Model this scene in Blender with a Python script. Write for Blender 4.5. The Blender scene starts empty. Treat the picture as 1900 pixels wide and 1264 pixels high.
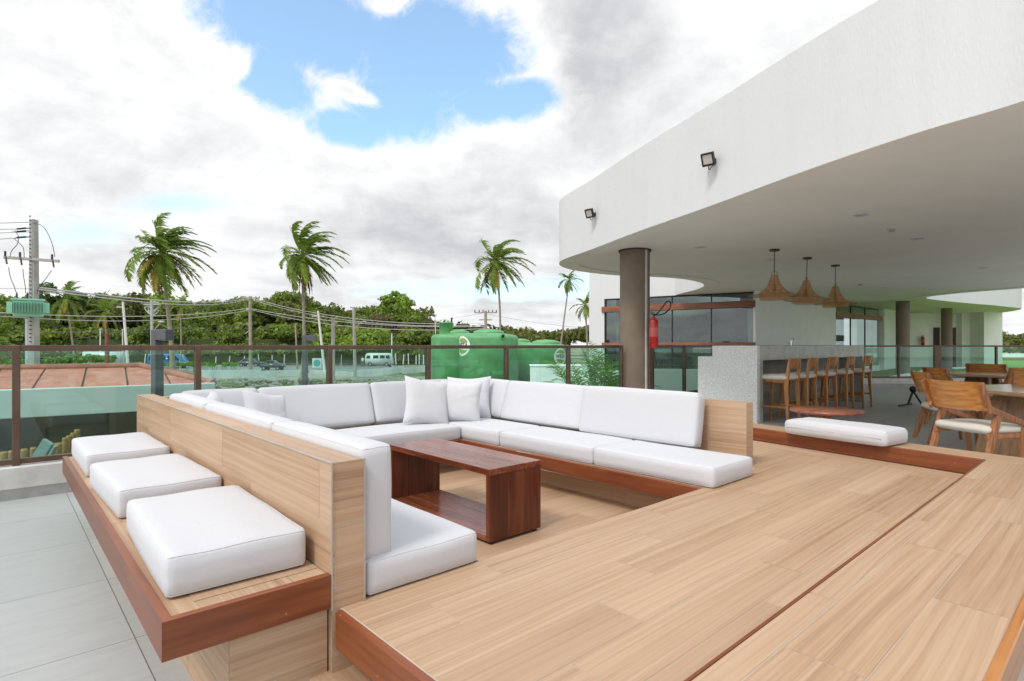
import bpy, bmesh, math, random
from mathutils import Vector, Matrix
from mathutils.geometry import tessellate_polygon
import numpy as np
random.seed(7); rng = np.random.default_rng(7)
R = math.radians; PI = math.pi
sc = bpy.context.scene; C = sc.collection
H = 1.25
# ------------------------------------------------------------------ camera
cd = bpy.data.cameras.new("camera"); cam = bpy.data.objects.new("camera", cd); C.objects.link(cam)
cam.location = (0, 0, H); cam.rotation_euler = (R(90), 0, 0)
cd.lens = 20.0; cd.sensor_width = 36; cd.shift_y = 9/1900; cd.clip_start = .05; cd.clip_end = 3000
sc.camera = cam
sc.view_settings.view_transform = 'Standard'; sc.view_settings.look = 'None'
sc.view_settings.gamma = 1.0; sc.view_settings.exposure = 1.52
sc.cycles.max_bounces = 14; sc.cycles.diffuse_bounces = 9; sc.cycles.glossy_bounces = 5; sc.cycles.transparent_max_bounces = 24
# ------------------------------------------------------------------ sun
SUN_AZ, SUN_EL = R(232), R(52)          # azimuth counted from +X, anticlockwise
sd = bpy.data.lights.new("sun", 'SUN'); sun = bpy.data.objects.new("sun", sd); C.objects.link(sun)
sd.energy = .68; sd.angle = R(14); sd.color = (1, .95, .88)
sdir = Vector((math.cos(SUN_AZ)*math.cos(SUN_EL), math.sin(SUN_AZ)*math.cos(SUN_EL), math.sin(SUN_EL)))
sun.rotation_euler = sdir.to_track_quat('Z', 'Y').to_euler()
# ------------------------------------------------------------------ node helper
class NT:
    def __init__(s, nt): s.nt = nt; s.n = nt.nodes; s.l = nt.links
    def new(s, t, **kw):
        nd = s.n.new(t)
        for k, v in kw.items(): setattr(nd, k, v)
        return nd
    def put(s, sock, v):
        if isinstance(v, bpy.types.NodeSocket): s.l.new(v, sock)
        elif v is not None: sock.default_value = v
    def m(s, op, a, b=None, c=None, clamp=False):
        nd = s.new('ShaderNodeMath', operation=op); nd.use_clamp = clamp
        s.put(nd.inputs[0], a)
        if b is not None: s.put(nd.inputs[1], b)
        if c is not None: s.put(nd.inputs[2], c)
        return nd.outputs[0]
    def mix(s, f, a, b, mode='MIX'):
        nd = s.new('ShaderNodeMix', data_type='RGBA', blend_type=mode)
        s.put(nd.inputs[0], f); s.put(nd.inputs[6], a); s.put(nd.inputs[7], b)
        return nd.outputs[2]
    def noise(s, vec, scale, detail=4, rough=.55, dist=0):
        nd = s.new('ShaderNodeTexNoise'); s.put(nd.inputs['Vector'], vec)
        nd.inputs['Scale'].default_value = scale; nd.inputs['Detail'].default_value = detail
        nd.inputs['Roughness'].default_value = rough; nd.inputs['Distortion'].default_value = dist
        return nd.outputs[0]
    def ramp(s, f, stops):
        nd = s.new('ShaderNodeValToRGB'); s.put(nd.inputs[0], f); e = nd.color_ramp.elements
        while len(e) < len(stops): e.new(.5)
        for i, (p, c) in enumerate(stops):
            e[i].position = p; e[i].color = tuple(c)+(1,) if len(c) == 3 else c
        return nd.outputs[0]
    def smooth(s, v, a, b, o0=0, o1=1):
        nd = s.new('ShaderNodeMapRange', interpolation_type='SMOOTHSTEP'); s.put(nd.inputs[0], v)
        for i, x in enumerate((a, b, o0, o1)): nd.inputs[i+1].default_value = x
        return nd.outputs[0]
    def vec(s, x, y, z):
        nd = s.new('ShaderNodeCombineXYZ'); s.put(nd.inputs[0], x); s.put(nd.inputs[1], y); s.put(nd.inputs[2], z)
        return nd.outputs[0]
# ------------------------------------------------------------------ world: sky with clouds
wd = bpy.data.worlds.new("World"); sc.world = wd; wd.use_nodes = True
t = NT(wd.node_tree); t.n.clear()
out = t.new('ShaderNodeOutputWorld')
sky = t.new('ShaderNodeTexSky', sky_type='NISHITA'); sky.sun_disc = False
sky.sun_elevation = SUN_EL; sky.sun_rotation = R(90) - SUN_AZ; sky.dust_density = 1.0; sky.ozone_density = 1.5
bg1 = t.new('ShaderNodeBackground'); t.l.new(t.mix(1.0, sky.outputs[0], (.80, 1.0, 1.0, 1), 'MULTIPLY'), bg1.inputs[0]); bg1.inputs[1].default_value = .105
tc = t.new('ShaderNodeTexCoord'); sp = t.new('ShaderNodeSeparateXYZ'); t.l.new(tc.outputs['Generated'], sp.inputs[0])
x, y, z = sp.outputs
ym = t.m('MAXIMUM', y, .08); A = t.m('DIVIDE', x, ym); B = t.m('DIVIDE', z, ym)
def blob(a0, b0, ra, rb, rot=0):
    c, s_ = math.cos(rot), math.sin(rot)
    da = t.m('SUBTRACT', A, a0); db = t.m('SUBTRACT', B, b0)
    p = t.m('ADD', t.m('MULTIPLY', da, c/ra), t.m('MULTIPLY', db, s_/ra))
    q = t.m('ADD', t.m('MULTIPLY', da, -s_/rb), t.m('MULTIPLY', db, c/rb))
    return t.m('SUBTRACT', 1, t.m('SQRT', t.m('ADD', t.m('MULTIPLY', p, p), t.m('MULTIPLY', q, q))))
zz = t.m('ADD', t.m('MAXIMUM', z, 0), .16)
pl = t.vec(t.m('DIVIDE', x, zz), t.m('DIVIDE', y, zz), 0)
n1 = t.noise(pl, 2.6, 10, .62, .3); n2 = t.noise(pl, .9, 6, .5); n3 = t.noise(tc.outputs['Generated'], 7, 9, .6, .4)
nn = t.m('ADD', t.m('MULTIPLY', t.m('SUBTRACT', n1, .5), 1.0), t.m('MULTIPLY', t.m('SUBTRACT', n3, .5), 1.1))
nn = t.m('ADD', t.m('MULTIPLY', t.m('SUBTRACT', n1, .5), .9), t.m('MULTIPLY', t.m('SUBTRACT', n3, .5), 1.0))
nf = t.noise(t.vec(A, B, 0), 3.2, 12, .64, .6)
nfine = t.noise(t.vec(A, B, 0), 13, 10, .68, .5)
nn2 = t.m('MULTIPLY', t.m('SUBTRACT', nf, .5), 1.5)
hole = blob(-.36, .57, .25, .13, -.25)
for b in (blob(-.16, .52, .22, .13, -.1), blob(-.20, .42, .16, .085, -.1), blob(-.36, .74, .33, .2), blob(-.02, .43, .13, .05, .1), blob(-.29, .385, .10, .05, -.2), blob(-.42, .47, .14, .07, -.6)):
    hole = t.m('MAXIMUM', hole, b)
hole = t.m('ADD', t.m('MULTIPLY', hole, 1.5), t.m('ADD', t.m('MULTIPLY', nn2, .95), t.m('MULTIPLY', nn, .45)))
for b, k_ in ((blob(-.492, .498, .06, .04), 1.4), (blob(-.26, .435, .08, .02, -.4), 1.0), (blob(-.21, .61, .06, .045, .5), .8)):
    hole = t.m('SUBTRACT', hole, t.m('MULTIPLY', t.m('MAXIMUM', b, 0), k_))
hole = t.m('ADD', hole, t.m('MULTIPLY', t.m('SUBTRACT', nfine, .5), 1.5))
blue = t.m('MULTIPLY', t.smooth(hole, .0, .70), .87)
band = t.m('MAXIMUM', blob(-.02, .095, .36, .03), blob(.16, .11, .2, .03))
band = t.m('MAXIMUM', t.m('MAXIMUM', band, t.m('MULTIPLY', blob(-.60, .25, .20, .04), .8)), t.m('MULTIPLY', blob(-.75, .2, .16, .05), .7))
band = t.m('MULTIPLY', t.smooth(t.m('ADD', band, nn), .15, .8), .55)
behind = t.m('MULTIPLY', t.smooth(n2, .54, .68), t.smooth(y, .05, -.3))      # broken cloud elsewhere in the sky
mask = t.m('MAXIMUM', t.m('MAXIMUM', blue, band), t.m('MULTIPLY', behind, .8))
grey = t.m('MAXIMUM', t.m('MULTIPLY', blob(.15, .52, .17, .30, .1), .95), t.m('MULTIPLY', blob(-.10, .20, .46, .10, .0), 1.25))
grey = t.m('MAXIMUM', grey, t.m('MULTIPLY', blob(-.62, .33, .28, .07, .1), .6))
grey = t.m('MAXIMUM', grey, t.m('MULTIPLY', blob(-.75, .16, .3, .06, .0), .5))
grey = t.m('MAXIMUM', t.m('MAXIMUM', grey, t.m('MULTIPLY', blob(-.2, .09, .5, .08), .7)), 0)
g = t.m('SUBTRACT', .885, t.m('MULTIPLY', t.m('MINIMUM', grey, .8), .30))
for nz, k_ in ((n1, .62), (n3, .42), (nf, .50), (nfine, .15)): g = t.m('ADD', g, t.m('MULTIPLY', t.m('SUBTRACT', nz, .5), k_))
g = t.m('ADD', g, t.m('MULTIPLY', t.smooth(hole, -.6, .1), .13))
ccol = t.ramp(g, [(.30, (.44, .455, .485)), (.55, (.56, .57, .595)), (.72, (.72, .728, .74)), (.88, (.88, .883, .888)), (.98, (.96, .96, .96))])
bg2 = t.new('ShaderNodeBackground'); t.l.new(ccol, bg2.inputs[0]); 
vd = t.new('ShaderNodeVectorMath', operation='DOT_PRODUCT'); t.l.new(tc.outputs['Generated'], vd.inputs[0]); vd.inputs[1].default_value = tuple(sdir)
t.put(bg2.inputs[1], t.m('MULTIPLY', .395, t.m('ADD', 1, t.m('MULTIPLY', t.smooth(vd.outputs['Value'], .35, .95), .40))))   # out-of-view cloud round the sun brightened to add light to the scene
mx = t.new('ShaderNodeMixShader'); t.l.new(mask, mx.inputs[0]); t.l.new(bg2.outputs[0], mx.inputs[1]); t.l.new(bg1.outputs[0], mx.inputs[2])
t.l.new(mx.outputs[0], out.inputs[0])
# ------------------------------------------------------------------ frame of the lounge: u along the back row, v along its arms
TH = R(42.2); UX, UY = math.cos(TH), math.sin(TH); OX, OY = -1.0133, 1.6456
def W(u, v, z=0): return Vector((OX+UX*u-UY*v, OY+UY*u+UX*v, z))
def at(px, py, Y): return Vector(((px-950)/1055.56*Y, Y, H-(py-641)/1055.56*Y))
# ------------------------------------------------------------------ mesh builder
class MB:
    def __init__(s): s.v = []; s.f = []; s.uv = []; s.mi = []; s.sm = []; s.rn = []
    def add(s, vs, fs, uvs=None, mi=0, smooth=False, rnd=None, M=None):
        o = len(s.v)
        if M is not None: vs = [M @ Vector(p) for p in vs]
        s.v += [tuple(p) for p in vs]
        for i, f in enumerate(fs):
            s.f.append([o+k for k in f]); s.uv.append(uvs[i] if uvs else None); s.mi.append(mi); s.sm.append(smooth)
            s.rn.append(random.random() if rnd is None else rnd)
        return s
    def box(s, x0, x1, y0, y1, z0, z1, b=0, M=None, mi=0, rnd=None, seg=1):
        if b <= 0:
            vs = [(x, y, z) for z in (z0, z1) for y in (y0, y1) for x in (x0, x1)]
            fs = [(0, 2, 3, 1), (4, 5, 7, 6), (0, 1, 5, 4), (2, 6, 7, 3), (0, 4, 6, 2), (1, 3, 7, 5)]
            return s.add(vs, fs, mi=mi, M=M, rnd=rnd)
        bm = bmesh.new(); bmesh.ops.create_cube(bm, size=1)
        for q in bm.verts: q.co = Vector(((x0+x1)/2+q.co.x*(x1-x0), (y0+y1)/2+q.co.y*(y1-y0), (z0+z1)/2+q.co.z*(z1-z0)))
        b = min(b, .49*min(x1-x0, y1-y0, z1-z0))
        bmesh.ops.bevel(bm, geom=bm.edges[:], offset=b, segments=seg, affect='EDGES', profile=.5)
        bm.verts.index_update()
        s.add([q.co.copy() for q in bm.verts], [[q.index for q in f.verts] for f in bm.faces], mi=mi, M=M, smooth=seg > 1, rnd=rnd); bm.free()
        return s
    def cyl(s, p0, p1, r0, r1=None, n=12, mi=0, cap=True, smooth=True, rnd=None):
        return s.tube([p0, p1], [r0, r0 if r1 is None else r1], n, mi, cap, smooth, rnd)
    def tube(s, pts, r, n=8, mi=0, cap=True, smooth=True, rnd=None):
        pts = [Vector(p) for p in pts]; k = len(pts)
        rr = r if isinstance(r, (list, tuple)) else [r]*k
        rings = []; ref = None
        for i in range(k):
            d = (pts[min(i+1, k-1)]-pts[max(i-1, 0)]).normalized()
            if ref is None: ref = Vector((0, 0, 1)) if abs(d.z) < .9 else Vector((1, 0, 0))
            a = d.cross(ref).normalized(); ref2 = a.cross(d).normalized(); ref = ref2
            rings.append([pts[i]+(a*math.cos(2*PI*j/n)+ref2*math.sin(2*PI*j/n))*rr[i] for j in range(n)])
        vs = [p for q in rings for p in q]; fs = []; uvs = []
        for i in range(k-1):
            for j in range(n):
                fs.append((i*n+j, i*n+(j+1) % n, (i+1)*n+(j+1) % n, (i+1)*n+j))
                uvs.append(((j/n, i/k), ((j+1)/n, i/k), ((j+1)/n, (i+1)/k), (j/n, (i+1)/k)))
        s.add(vs, fs, uvs, mi, smooth, rnd)
        if cap:
            s.add(rings[0], [tuple(range(n))[::-1]], mi=mi, rnd=rnd); s.add(rings[-1], [tuple(range(n))], mi=mi, rnd=rnd)
        return s
    def lathe(s, prof, n=24, c=(0, 0, 0), mi=0, M=None, smooth=True, rnd=None):
        vs = [(c[0]+r*math.cos(2*PI*j/n), c[1]+r*math.sin(2*PI*j/n), c[2]+z) for r, z in prof for j in range(n)]; fs = []; uvs = []
        for i in range(len(prof)-1):
            for j in range(n):
                fs.append((i*n+j, i*n+(j+1) % n, (i+1)*n+(j+1) % n, (i+1)*n+j))
                uvs.append(((j/n, i), ((j+1)/n, i), ((j+1)/n, i+1), (j/n, i+1)))
        return s.add(vs, fs, uvs, mi, smooth, rnd, M)
    def prism(s, poly, z0, z1, mi=0, uvf=None, sides=True, bottom=True, M=None):
        n = len(poly); vs = [(p[0], p[1], z0) for p in poly]+[(p[0], p[1], z1) for p in poly]
        tri = tessellate_polygon([[Vector((p[0], p[1], 0)) for p in poly]])
        fs = []
        for tr in tri:
            a, b, c = (Vector((*poly[i], 0)) for i in tr)
            q = tuple(tr) if (b-a).cross(c-a).z > 0 else tuple(tr)[::-1]
            fs.append(tuple(i+n for i in q))
            if bottom: fs.append(q[::-1])
        area = sum(poly[i][0]*poly[(i+1) % n][1]-poly[(i+1) % n][0]*poly[i][1] for i in range(n))
        if sides:
            for i in range(n):
                j = (i+1) % n
                fs.append((i, j, n+j, n+i) if area > 0 else (j, i, n+i, n+j))
        uvs = [[(vs[k][0], vs[k][1]) if uvf is None else uvf(vs[k]) for k in f] for f in fs]
        return s.add(vs, fs, uvs, mi, M=M)
    def build(s, name):
        me = bpy.data.meshes.new(name); me.from_pydata(s.v, [], s.f)
        me.polygons.foreach_set('material_index', s.mi); me.polygons.foreach_set('use_smooth', s.sm)
        a = me.attributes.new('rnd', 'FLOAT', 'FACE'); a.data.foreach_set('value', s.rn)
        ul = me.uv_layers.new(name='UVMap'); buf = []
        for f, q in zip(s.f, s.uv):
            for k in range(len(f)): buf += q[k][:2] if q else (0, 0)
        ul.data.foreach_set('uv', buf); me.update(); return me
def link(o): C.objects.link(o); return o
def tag(o, label=None, cat=None, group=None, kind=None):
    if label: o['label'] = label
    if cat: o['category'] = cat
    if group: o['group'] = group
    if kind: o['kind'] = kind
    return o
def ob(name, mb, mats, parent=None, loc=(0, 0, 0), rz=0, label=None):
    me = mb if isinstance(mb, bpy.types.Mesh) else mb.build(name)
    if not me.materials:
        for m_ in (mats if isinstance(mats, (list, tuple)) else [mats]): me.materials.append(m_)
    o = link(bpy.data.objects.new(name, me)); o.location = loc
    o.rotation_euler = rz if isinstance(rz, (tuple, list)) else (0, 0, rz)
    if parent: o.parent = parent
    if label: o['label'] = label
    return o
def thing(name, label, cat, loc=(0, 0, 0), rz=0, group=None):
    o = link(bpy.data.objects.new(name, None)); o.location = loc; o.empty_display_size = .1
    o.rotation_euler = rz if isinstance(rz, (tuple, list)) else (0, 0, rz)
    return tag(o, label, cat, group)
def dup(root, loc, rz, label, scale=None):
    def rec(o, par):
        c = o.copy(); C.objects.link(c); c.parent = par
        for ch in o.children: rec(ch, c)
        return c
    r = rec(root, None); r.location = loc
    r.rotation_euler = rz if isinstance(rz, (tuple, list)) else (0, 0, rz)
    r['label'] = label
    if scale: r.scale = scale if isinstance(scale, (tuple, list)) else (scale,)*3
    return r
def struct(name, mb, mats, **k): return tag(ob(name, mb, mats, **k), kind='structure')
def catmull(pts, k=6, closed=False):
    pts = [np.array(p, float) for p in pts]; n = len(pts); o = []
    for i in range(n if closed else n-1):
        g_ = (lambda j: pts[j % n]) if closed else (lambda j: pts[min(max(j, 0), n-1)])
        a, b, c, d = g_(i-1), g_(i), g_(i+1), g_(i+2)
        for q in range(k):
            s_ = q/k; o.append(.5*((2*b)+(-a+c)*s_+(2*a-5*b+4*c-d)*s_*s_+(-a+3*b-3*c+d)*s_**3))
    if not closed: o.append(pts[-1])
    return [tuple(p) for p in o]
# ------------------------------------------------------------------ materials
def M_(name): 
    m = bpy.data.materials.new(name); m.use_nodes = True; t = NT(m.node_tree)
    return m, t, t.n['Principled BSDF'], t.n['Material Output']
def plain(name, col, rough=.5, var=.12, scale=6, bump=0, bscale=None, metal=0, spec=None, coat=0, sheen=0):
    m, t, p, o = M_(name); tc = t.new('ShaderNodeTexCoord').outputs['Object']
    n = t.noise(tc, scale, 5)
    dark = tuple(c*(1-var) for c in col)+(1,); lite = tuple(min(1, c*(1+var*.6)) for c in col)+(1,)
    t.put(p.inputs['Base Color'], t.mix(t.smooth(n, .3, .7), dark, lite))
    p.inputs['Metallic'].default_value = metal
    t.put(p.inputs['Roughness'], t.m('ADD', rough-.06, t.m('MULTIPLY', n, .12)))
    if spec is not None: p.inputs['Specular IOR Level'].default_value = spec
    if coat: p.inputs['Coat Weight'].default_value = coat
    if sheen: p.inputs['Sheen Weight'].default_value = sheen
    if bump:
        b = t.new('ShaderNodeBump'); b.inputs['Strength'].default_value = bump; b.inputs['Distance'].default_value = .01
        t.put(b.inputs['Height'], t.noise(tc, bscale or scale*8, 4)); t.l.new(b.outputs[0], p.inputs['Normal'])
    return m
def attr(t, name='rnd'): 
    a = t.new('ShaderNodeAttribute', attribute_name=name); return a.outputs['Fac']
def uvn(t): 
    s = t.new('ShaderNodeSeparateXYZ'); t.l.new(t.new('ShaderNodeUVMap').outputs[0], s.inputs[0]); return s.outputs
def wood_tile():
    m, t, p, o = M_('wood_plank_tile'); a = attr(t); u, v, _ = uvn(t)
    v1 = t.vec(t.m('MULTIPLY', u, .55), t.m('MULTIPLY', v, 3.0), t.m('MULTIPLY', a, 40))
    w = t.noise(v1, 1.3, 2)
    vv = t.m('ADD', v, t.m('MULTIPLY', t.m('SUBTRACT', w, .5), t.m('ADD', .035, t.m('MULTIPLY', t.smooth(t.m('FRACT', t.m('MULTIPLY', a, 3.7)), .6, 1), .06))))
    g1 = t.noise(t.vec(t.m('MULTIPLY', u, .45), t.m('MULTIPLY', vv, 62), t.m('MULTIPLY', a, 17)), 1, 3, .5)
    g2 = t.noise(t.vec(t.m('MULTIPLY', u, 3), t.m('MULTIPLY', vv, 150), t.m('MULTIPLY', a, 9)), 1, 2, .5)
    big = t.noise(t.vec(t.m('MULTIPLY', u, .9), t.m('MULTIPLY', vv, 7), t.m('MULTIPLY', a, 23)), 1, 2, .5)
    f = t.m('ADD', t.m('ADD', t.m('MULTIPLY', g1, .52), t.m('MULTIPLY', g2, .24)), t.m('MULTIPLY', big, .24))
    f = t.m('ADD', f, t.m('MULTIPLY', t.m('SUBTRACT', a, .5), .13))
    c = t.ramp(f, [(.28, (.32, .192, .115)), (.44, (.435, .280, .175)), (.54, (.49, .332, .216)), (.72, (.56, .40, .275))])
    c = t.mix(t.m('MULTIPLY', t.smooth(t.m('FRACT', t.m('MULTIPLY', a, 7.3)), .55, 1), .45), c, (.40, .265, .172, 1))
    t.put(p.inputs['Base Color'], c); t.put(p.inputs['Roughness'], t.m('ADD', .42, t.m('MULTIPLY', g1, .12)))
    p.inputs['Specular IOR Level'].default_value = .35
    b = t.new('ShaderNodeBump'); b.inputs['Strength'].default_value = .08; b.inputs['Distance'].default_value = .002
    t.put(b.inputs['Height'], g2); t.l.new(b.outputs[0], p.inputs['Normal'])
    return m
def wood_solid(name, c0, c1, c2, rough=.35, coat=0, su=1.2, sv=26, axis='Y', spots=False):
    m, t, p, o = M_(name); s = t.new('ShaderNodeSeparateXYZ'); t.l.new(t.new('ShaderNodeTexCoord').outputs['Object'], s.inputs[0])
    X, Y, Z = s.outputs; a = attr(t)
    L = {'X': X, 'Y': Y, 'Z': Z}[axis]; T1, T2 = [q for k, q in (('X', X), ('Y', Y), ('Z', Z)) if k != axis]
    w = t.noise(t.vec(t.m('MULTIPLY', L, su), t.m('MULTIPLY', T1, 4), t.m('MULTIPLY', T2, 4)), 1.2, 2)
    q = t.m('MULTIPLY', t.m('SUBTRACT', w, .5), 2.2)
    g = t.noise(t.vec(t.m('MULTIPLY', L, su), t.m('ADD', t.m('MULTIPLY', T1, sv), q), t.m('ADD', t.m('MULTIPLY', T2, sv), t.m('MULTIPLY', a, 31))), 1, 4, .55)
    f = t.m('ADD', g, t.m('MULTIPLY', t.m('SUBTRACT', a, .5), .16))
    c = t.ramp(f, [(.32, c0), (.5, c1), (.68, c2)])
    if spots:
        vo = t.new('ShaderNodeTexVoronoi'); vo.inputs['Scale'].default_value = 13; t.l.new(t.n['Texture Coordinate'].outputs['Object'], vo.inputs['Vector'])
        c = t.mix(t.smooth(vo.outputs['Distance'], .055, .03), c, (.42, .22, .09, 1))
        wear = t.noise(t.n['Texture Coordinate'].outputs['Object'], 5, 8, .7)
        c = t.mix(t.m('MULTIPLY', t.smooth(wear, .58, .75), .35), c, (.36, .16, .08, 1))
    t.put(p.inputs['Base Color'], c); t.put(p.inputs['Roughness'], t.m('ADD', rough-.05, t.m('MULTIPLY', g, .14)))
    if coat: p.inputs['Coat Weight'].default_value = coat; p.inputs['Coat Roughness'].default_value = .15
    b = t.new('ShaderNodeBump'); b.inputs['Strength'].default_value = .12; b.inputs['Distance'].default_value = .003
    t.put(b.inputs['Height'], g); t.l.new(b.outputs[0], p.inputs['Normal'])
    return m
def fabric(name, col, wr=.5):
    m, t, p, o = M_(name); tc = t.new('ShaderNodeTexCoord').outputs['Object']
    n = t.noise(tc, 3.2, 4, .6, .4); w = t.noise(tc, 420, 2)
    dirt = t.smooth(t.noise(tc, 2.1, 6, .65), .55, .8)
    t.put(p.inputs['Base Color'], t.mix(t.m('MULTIPLY', dirt, .12), tuple(col)+(1,), (.50, .47, .43, 1)))
    p.inputs['Roughness'].default_value = .85; p.inputs['Specular IOR Level'].default_value = .15; p.inputs['Sheen Weight'].default_value = .15
    cr = t.noise(tc, 7, 5, .6, 1.6); h = t.m('ADD', t.m('ADD', t.m('MULTIPLY', n, wr), t.m('MULTIPLY', w, .035)), t.m('MULTIPLY', cr, .16))
    b = t.new('ShaderNodeBump'); b.inputs['Strength'].default_value = .55; b.inputs['Distance'].default_value = .02
    t.put(b.inputs['Height'], h); t.l.new(b.outputs[0], p.inputs['Normal'])
    return m
def floor_tile():
    m, t, p, o = M_('grey_floor_tile'); u, v, _ = uvn(t); tc = t.new('ShaderNodeUVMap').outputs[0]
    br = t.new('ShaderNodeTexBrick'); t.l.new(tc, br.inputs['Vector']); br.offset = 0; br.squash = 1
    br.inputs['Scale'].default_value = 1; br.inputs['Brick Width'].default_value = 1.2; br.inputs['Row Height'].default_value = .822
    br.inputs['Mortar Size'].default_value = .0022; br.inputs['Mortar Smooth'].default_value = 0; br.inputs['Bias'].default_value = 0
    br.inputs['Color1'].default_value = (.37, .385, .387, 1); br.inputs['Color2'].default_value = (.42, .43, .43, 1); br.inputs['Mortar'].default_value = (.12, .12, .12, 1)
    st = t.noise(t.vec(t.m('MULTIPLY', u, 3), t.m('MULTIPLY', v, 14), 0), 1.5, 6, .6)
    cl = t.noise(tc, 1.6, 6, .6)
    c = t.mix(t.m('MULTIPLY', t.smooth(st, .4, .75), .30), br.outputs[0], (.28, .295, .30, 1))
    c = t.mix(t.m('MULTIPLY', t.smooth(cl, .5, .75), .25), c, (.50, .505, .505, 1))
    t.put(p.inputs['Base Color'], c); t.put(p.inputs['Roughness'], t.m('ADD', .36, t.m('MULTIPLY', cl, .2)))
    return m
def glass(name, tint, gl=1.0, ior=1.45, rough=0):
    m, t, p, o = M_(name); t.n.remove(p)
    tr = t.new('ShaderNodeBsdfTransparent'); tr.inputs[0].default_value = tuple(tint)+(1,)
    gs = t.new('ShaderNodeBsdfGlossy'); gs.inputs['Roughness'].default_value = rough; gs.inputs[0].default_value = (1, 1, 1, 1)
    lw = t.new('ShaderNodeLayerWeight'); lw.inputs[0].default_value = .5; f0 = ((ior-1)/(ior+1))**2
    fr = t.m('ADD', f0*gl, t.m('MULTIPLY', t.m('POWER', lw.outputs['Facing'], 5), 1-f0))
    mx = t.new('ShaderNodeMixShader'); t.put(mx.inputs[0], fr)
    t.l.new(tr.outputs[0], mx.inputs[1]); t.l.new(gs.outputs[0], mx.inputs[2]); t.l.new(mx.outputs[0], o.inputs[0])
    return m
def leaf(name, c0, c1, c2, trans=.35):
    m, t, p, o = M_(name); a = attr(t)
    ow = t.noise(t.new('ShaderNodeTexCoord').outputs['Object'], .35, 3)
    f = t.m('ADD', t.m('MULTIPLY', a, .6), t.m('MULTIPLY', t.smooth(ow, .3, .7), .4))
    c = t.ramp(f, [(.1, c0), (.5, c1), (.95, c2)])
    t.put(p.inputs['Base Color'], c); p.inputs['Roughness'].default_value = .55; p.inputs['Specular IOR Level'].default_value = .25
    tl = t.new('ShaderNodeBsdfTranslucent'); t.put(tl.inputs[0], c)
    mx = t.new('ShaderNodeMixShader'); mx.inputs[0].default_value = trans
    t.l.new(p.outputs[0], mx.inputs[1]); t.l.new(tl.outputs[0], mx.inputs[2]); t.l.new(mx.outputs[0], o.inputs[0])
    return m
def wicker():
    m, t, p, o = M_('wicker'); u, v, _ = uvn(t)
    s1 = t.m('ABSOLUTE', t.m('SINE', t.m('ADD', t.m('MULTIPLY', u, 2*PI*22), t.m('MULTIPLY', v, 2.4))))
    s2 = t.m('ABSOLUTE', t.m('SINE', t.m('SUBTRACT', t.m('MULTIPLY', u, 2*PI*22), t.m('MULTIPLY', v, 2.4))))
    f = t.m('LESS_THAN', t.m('MINIMUM', s1, s2), .53)
    n = t.noise(t.new('ShaderNodeTexCoord').outputs['Object'], 30, 3)
    t.put(p.inputs['Base Color'], t.mix(n, (.38, .18, .06, 1), (.60, .33, .13, 1))); p.inputs['Roughness'].default_value = .6
    tr = t.new('ShaderNodeBsdfTransparent'); mx = t.new('ShaderNodeMixShader'); t.put(mx.inputs[0], f)
    t.l.new(tr.outputs[0], mx.inputs[1]); t.l.new(p.outputs[0], mx.inputs[2]); t.l.new(mx.outputs[0], o.inputs[0])
    return m
WT = wood_tile(); GROUT = plain('grout', (.50, .42, .34), .8, .1)
TRIM = wood_solid('red_hardwood_trim', (.145, .036, .012), (.205, .055, .018), (.26, .078, .026), .38, coat=.08, sv=22, axis='Y', spots=True)
TRIMX = wood_solid('red_hardwood_trim_x', (.145, .036, .012), (.205, .055, .018), (.26, .078, .026), .38, coat=.08, sv=22, axis='X', spots=True)
MAHOG = wood_solid('mahogany_table', (.10, .024, .010), (.19, .050, .021), (.28, .09, .042), .25, coat=.25, sv=16, axis='Y')  # lighter than the uprights: the top's reflected light put into the colour
MAHZ = wood_solid('mahogany_upright', (.07, .015, .006), (.125, .029, .011), (.18, .048, .019), .32, coat=.1, sv=18, axis='Z')
TEAK = wood_solid('chair_wood', (.23, .08, .026), (.34, .13, .043), (.45, .19, .068), .32, coat=.2, sv=40, axis='Z')
TEAKY = wood_solid('chair_back_wood', (.27, .105, .03), (.40, .175, .05), (.50, .24, .075), .32, coat=.3, sv=34, axis='Y')
STOOLW = wood_solid('stool_wood', (.27, .095, .024), (.40, .165, .042), (.52, .24, .07), .32, coat=.2, sv=40, axis='Z')
REDTOP = wood_solid('red_table_top', (.20, .06, .035), (.30, .10, .055), (.40, .15, .09), .3, coat=.3, sv=14, axis='X')
FAB = fabric('white_cushion_fabric', (.57, .575, .605)); PIL = fabric('pillow_fabric', (.585, .585, .61), .7)
SEATF = fabric('cream_seat_fabric', (.66, .62, .56)); PIPE = plain('white_piping', (.62, .625, .655), .8, .03)
TILE = floor_tile()
WHITE = plain('white_render', (.70, .715, .73), .75, .07, 1.1, bump=.35, bscale=60)
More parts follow.
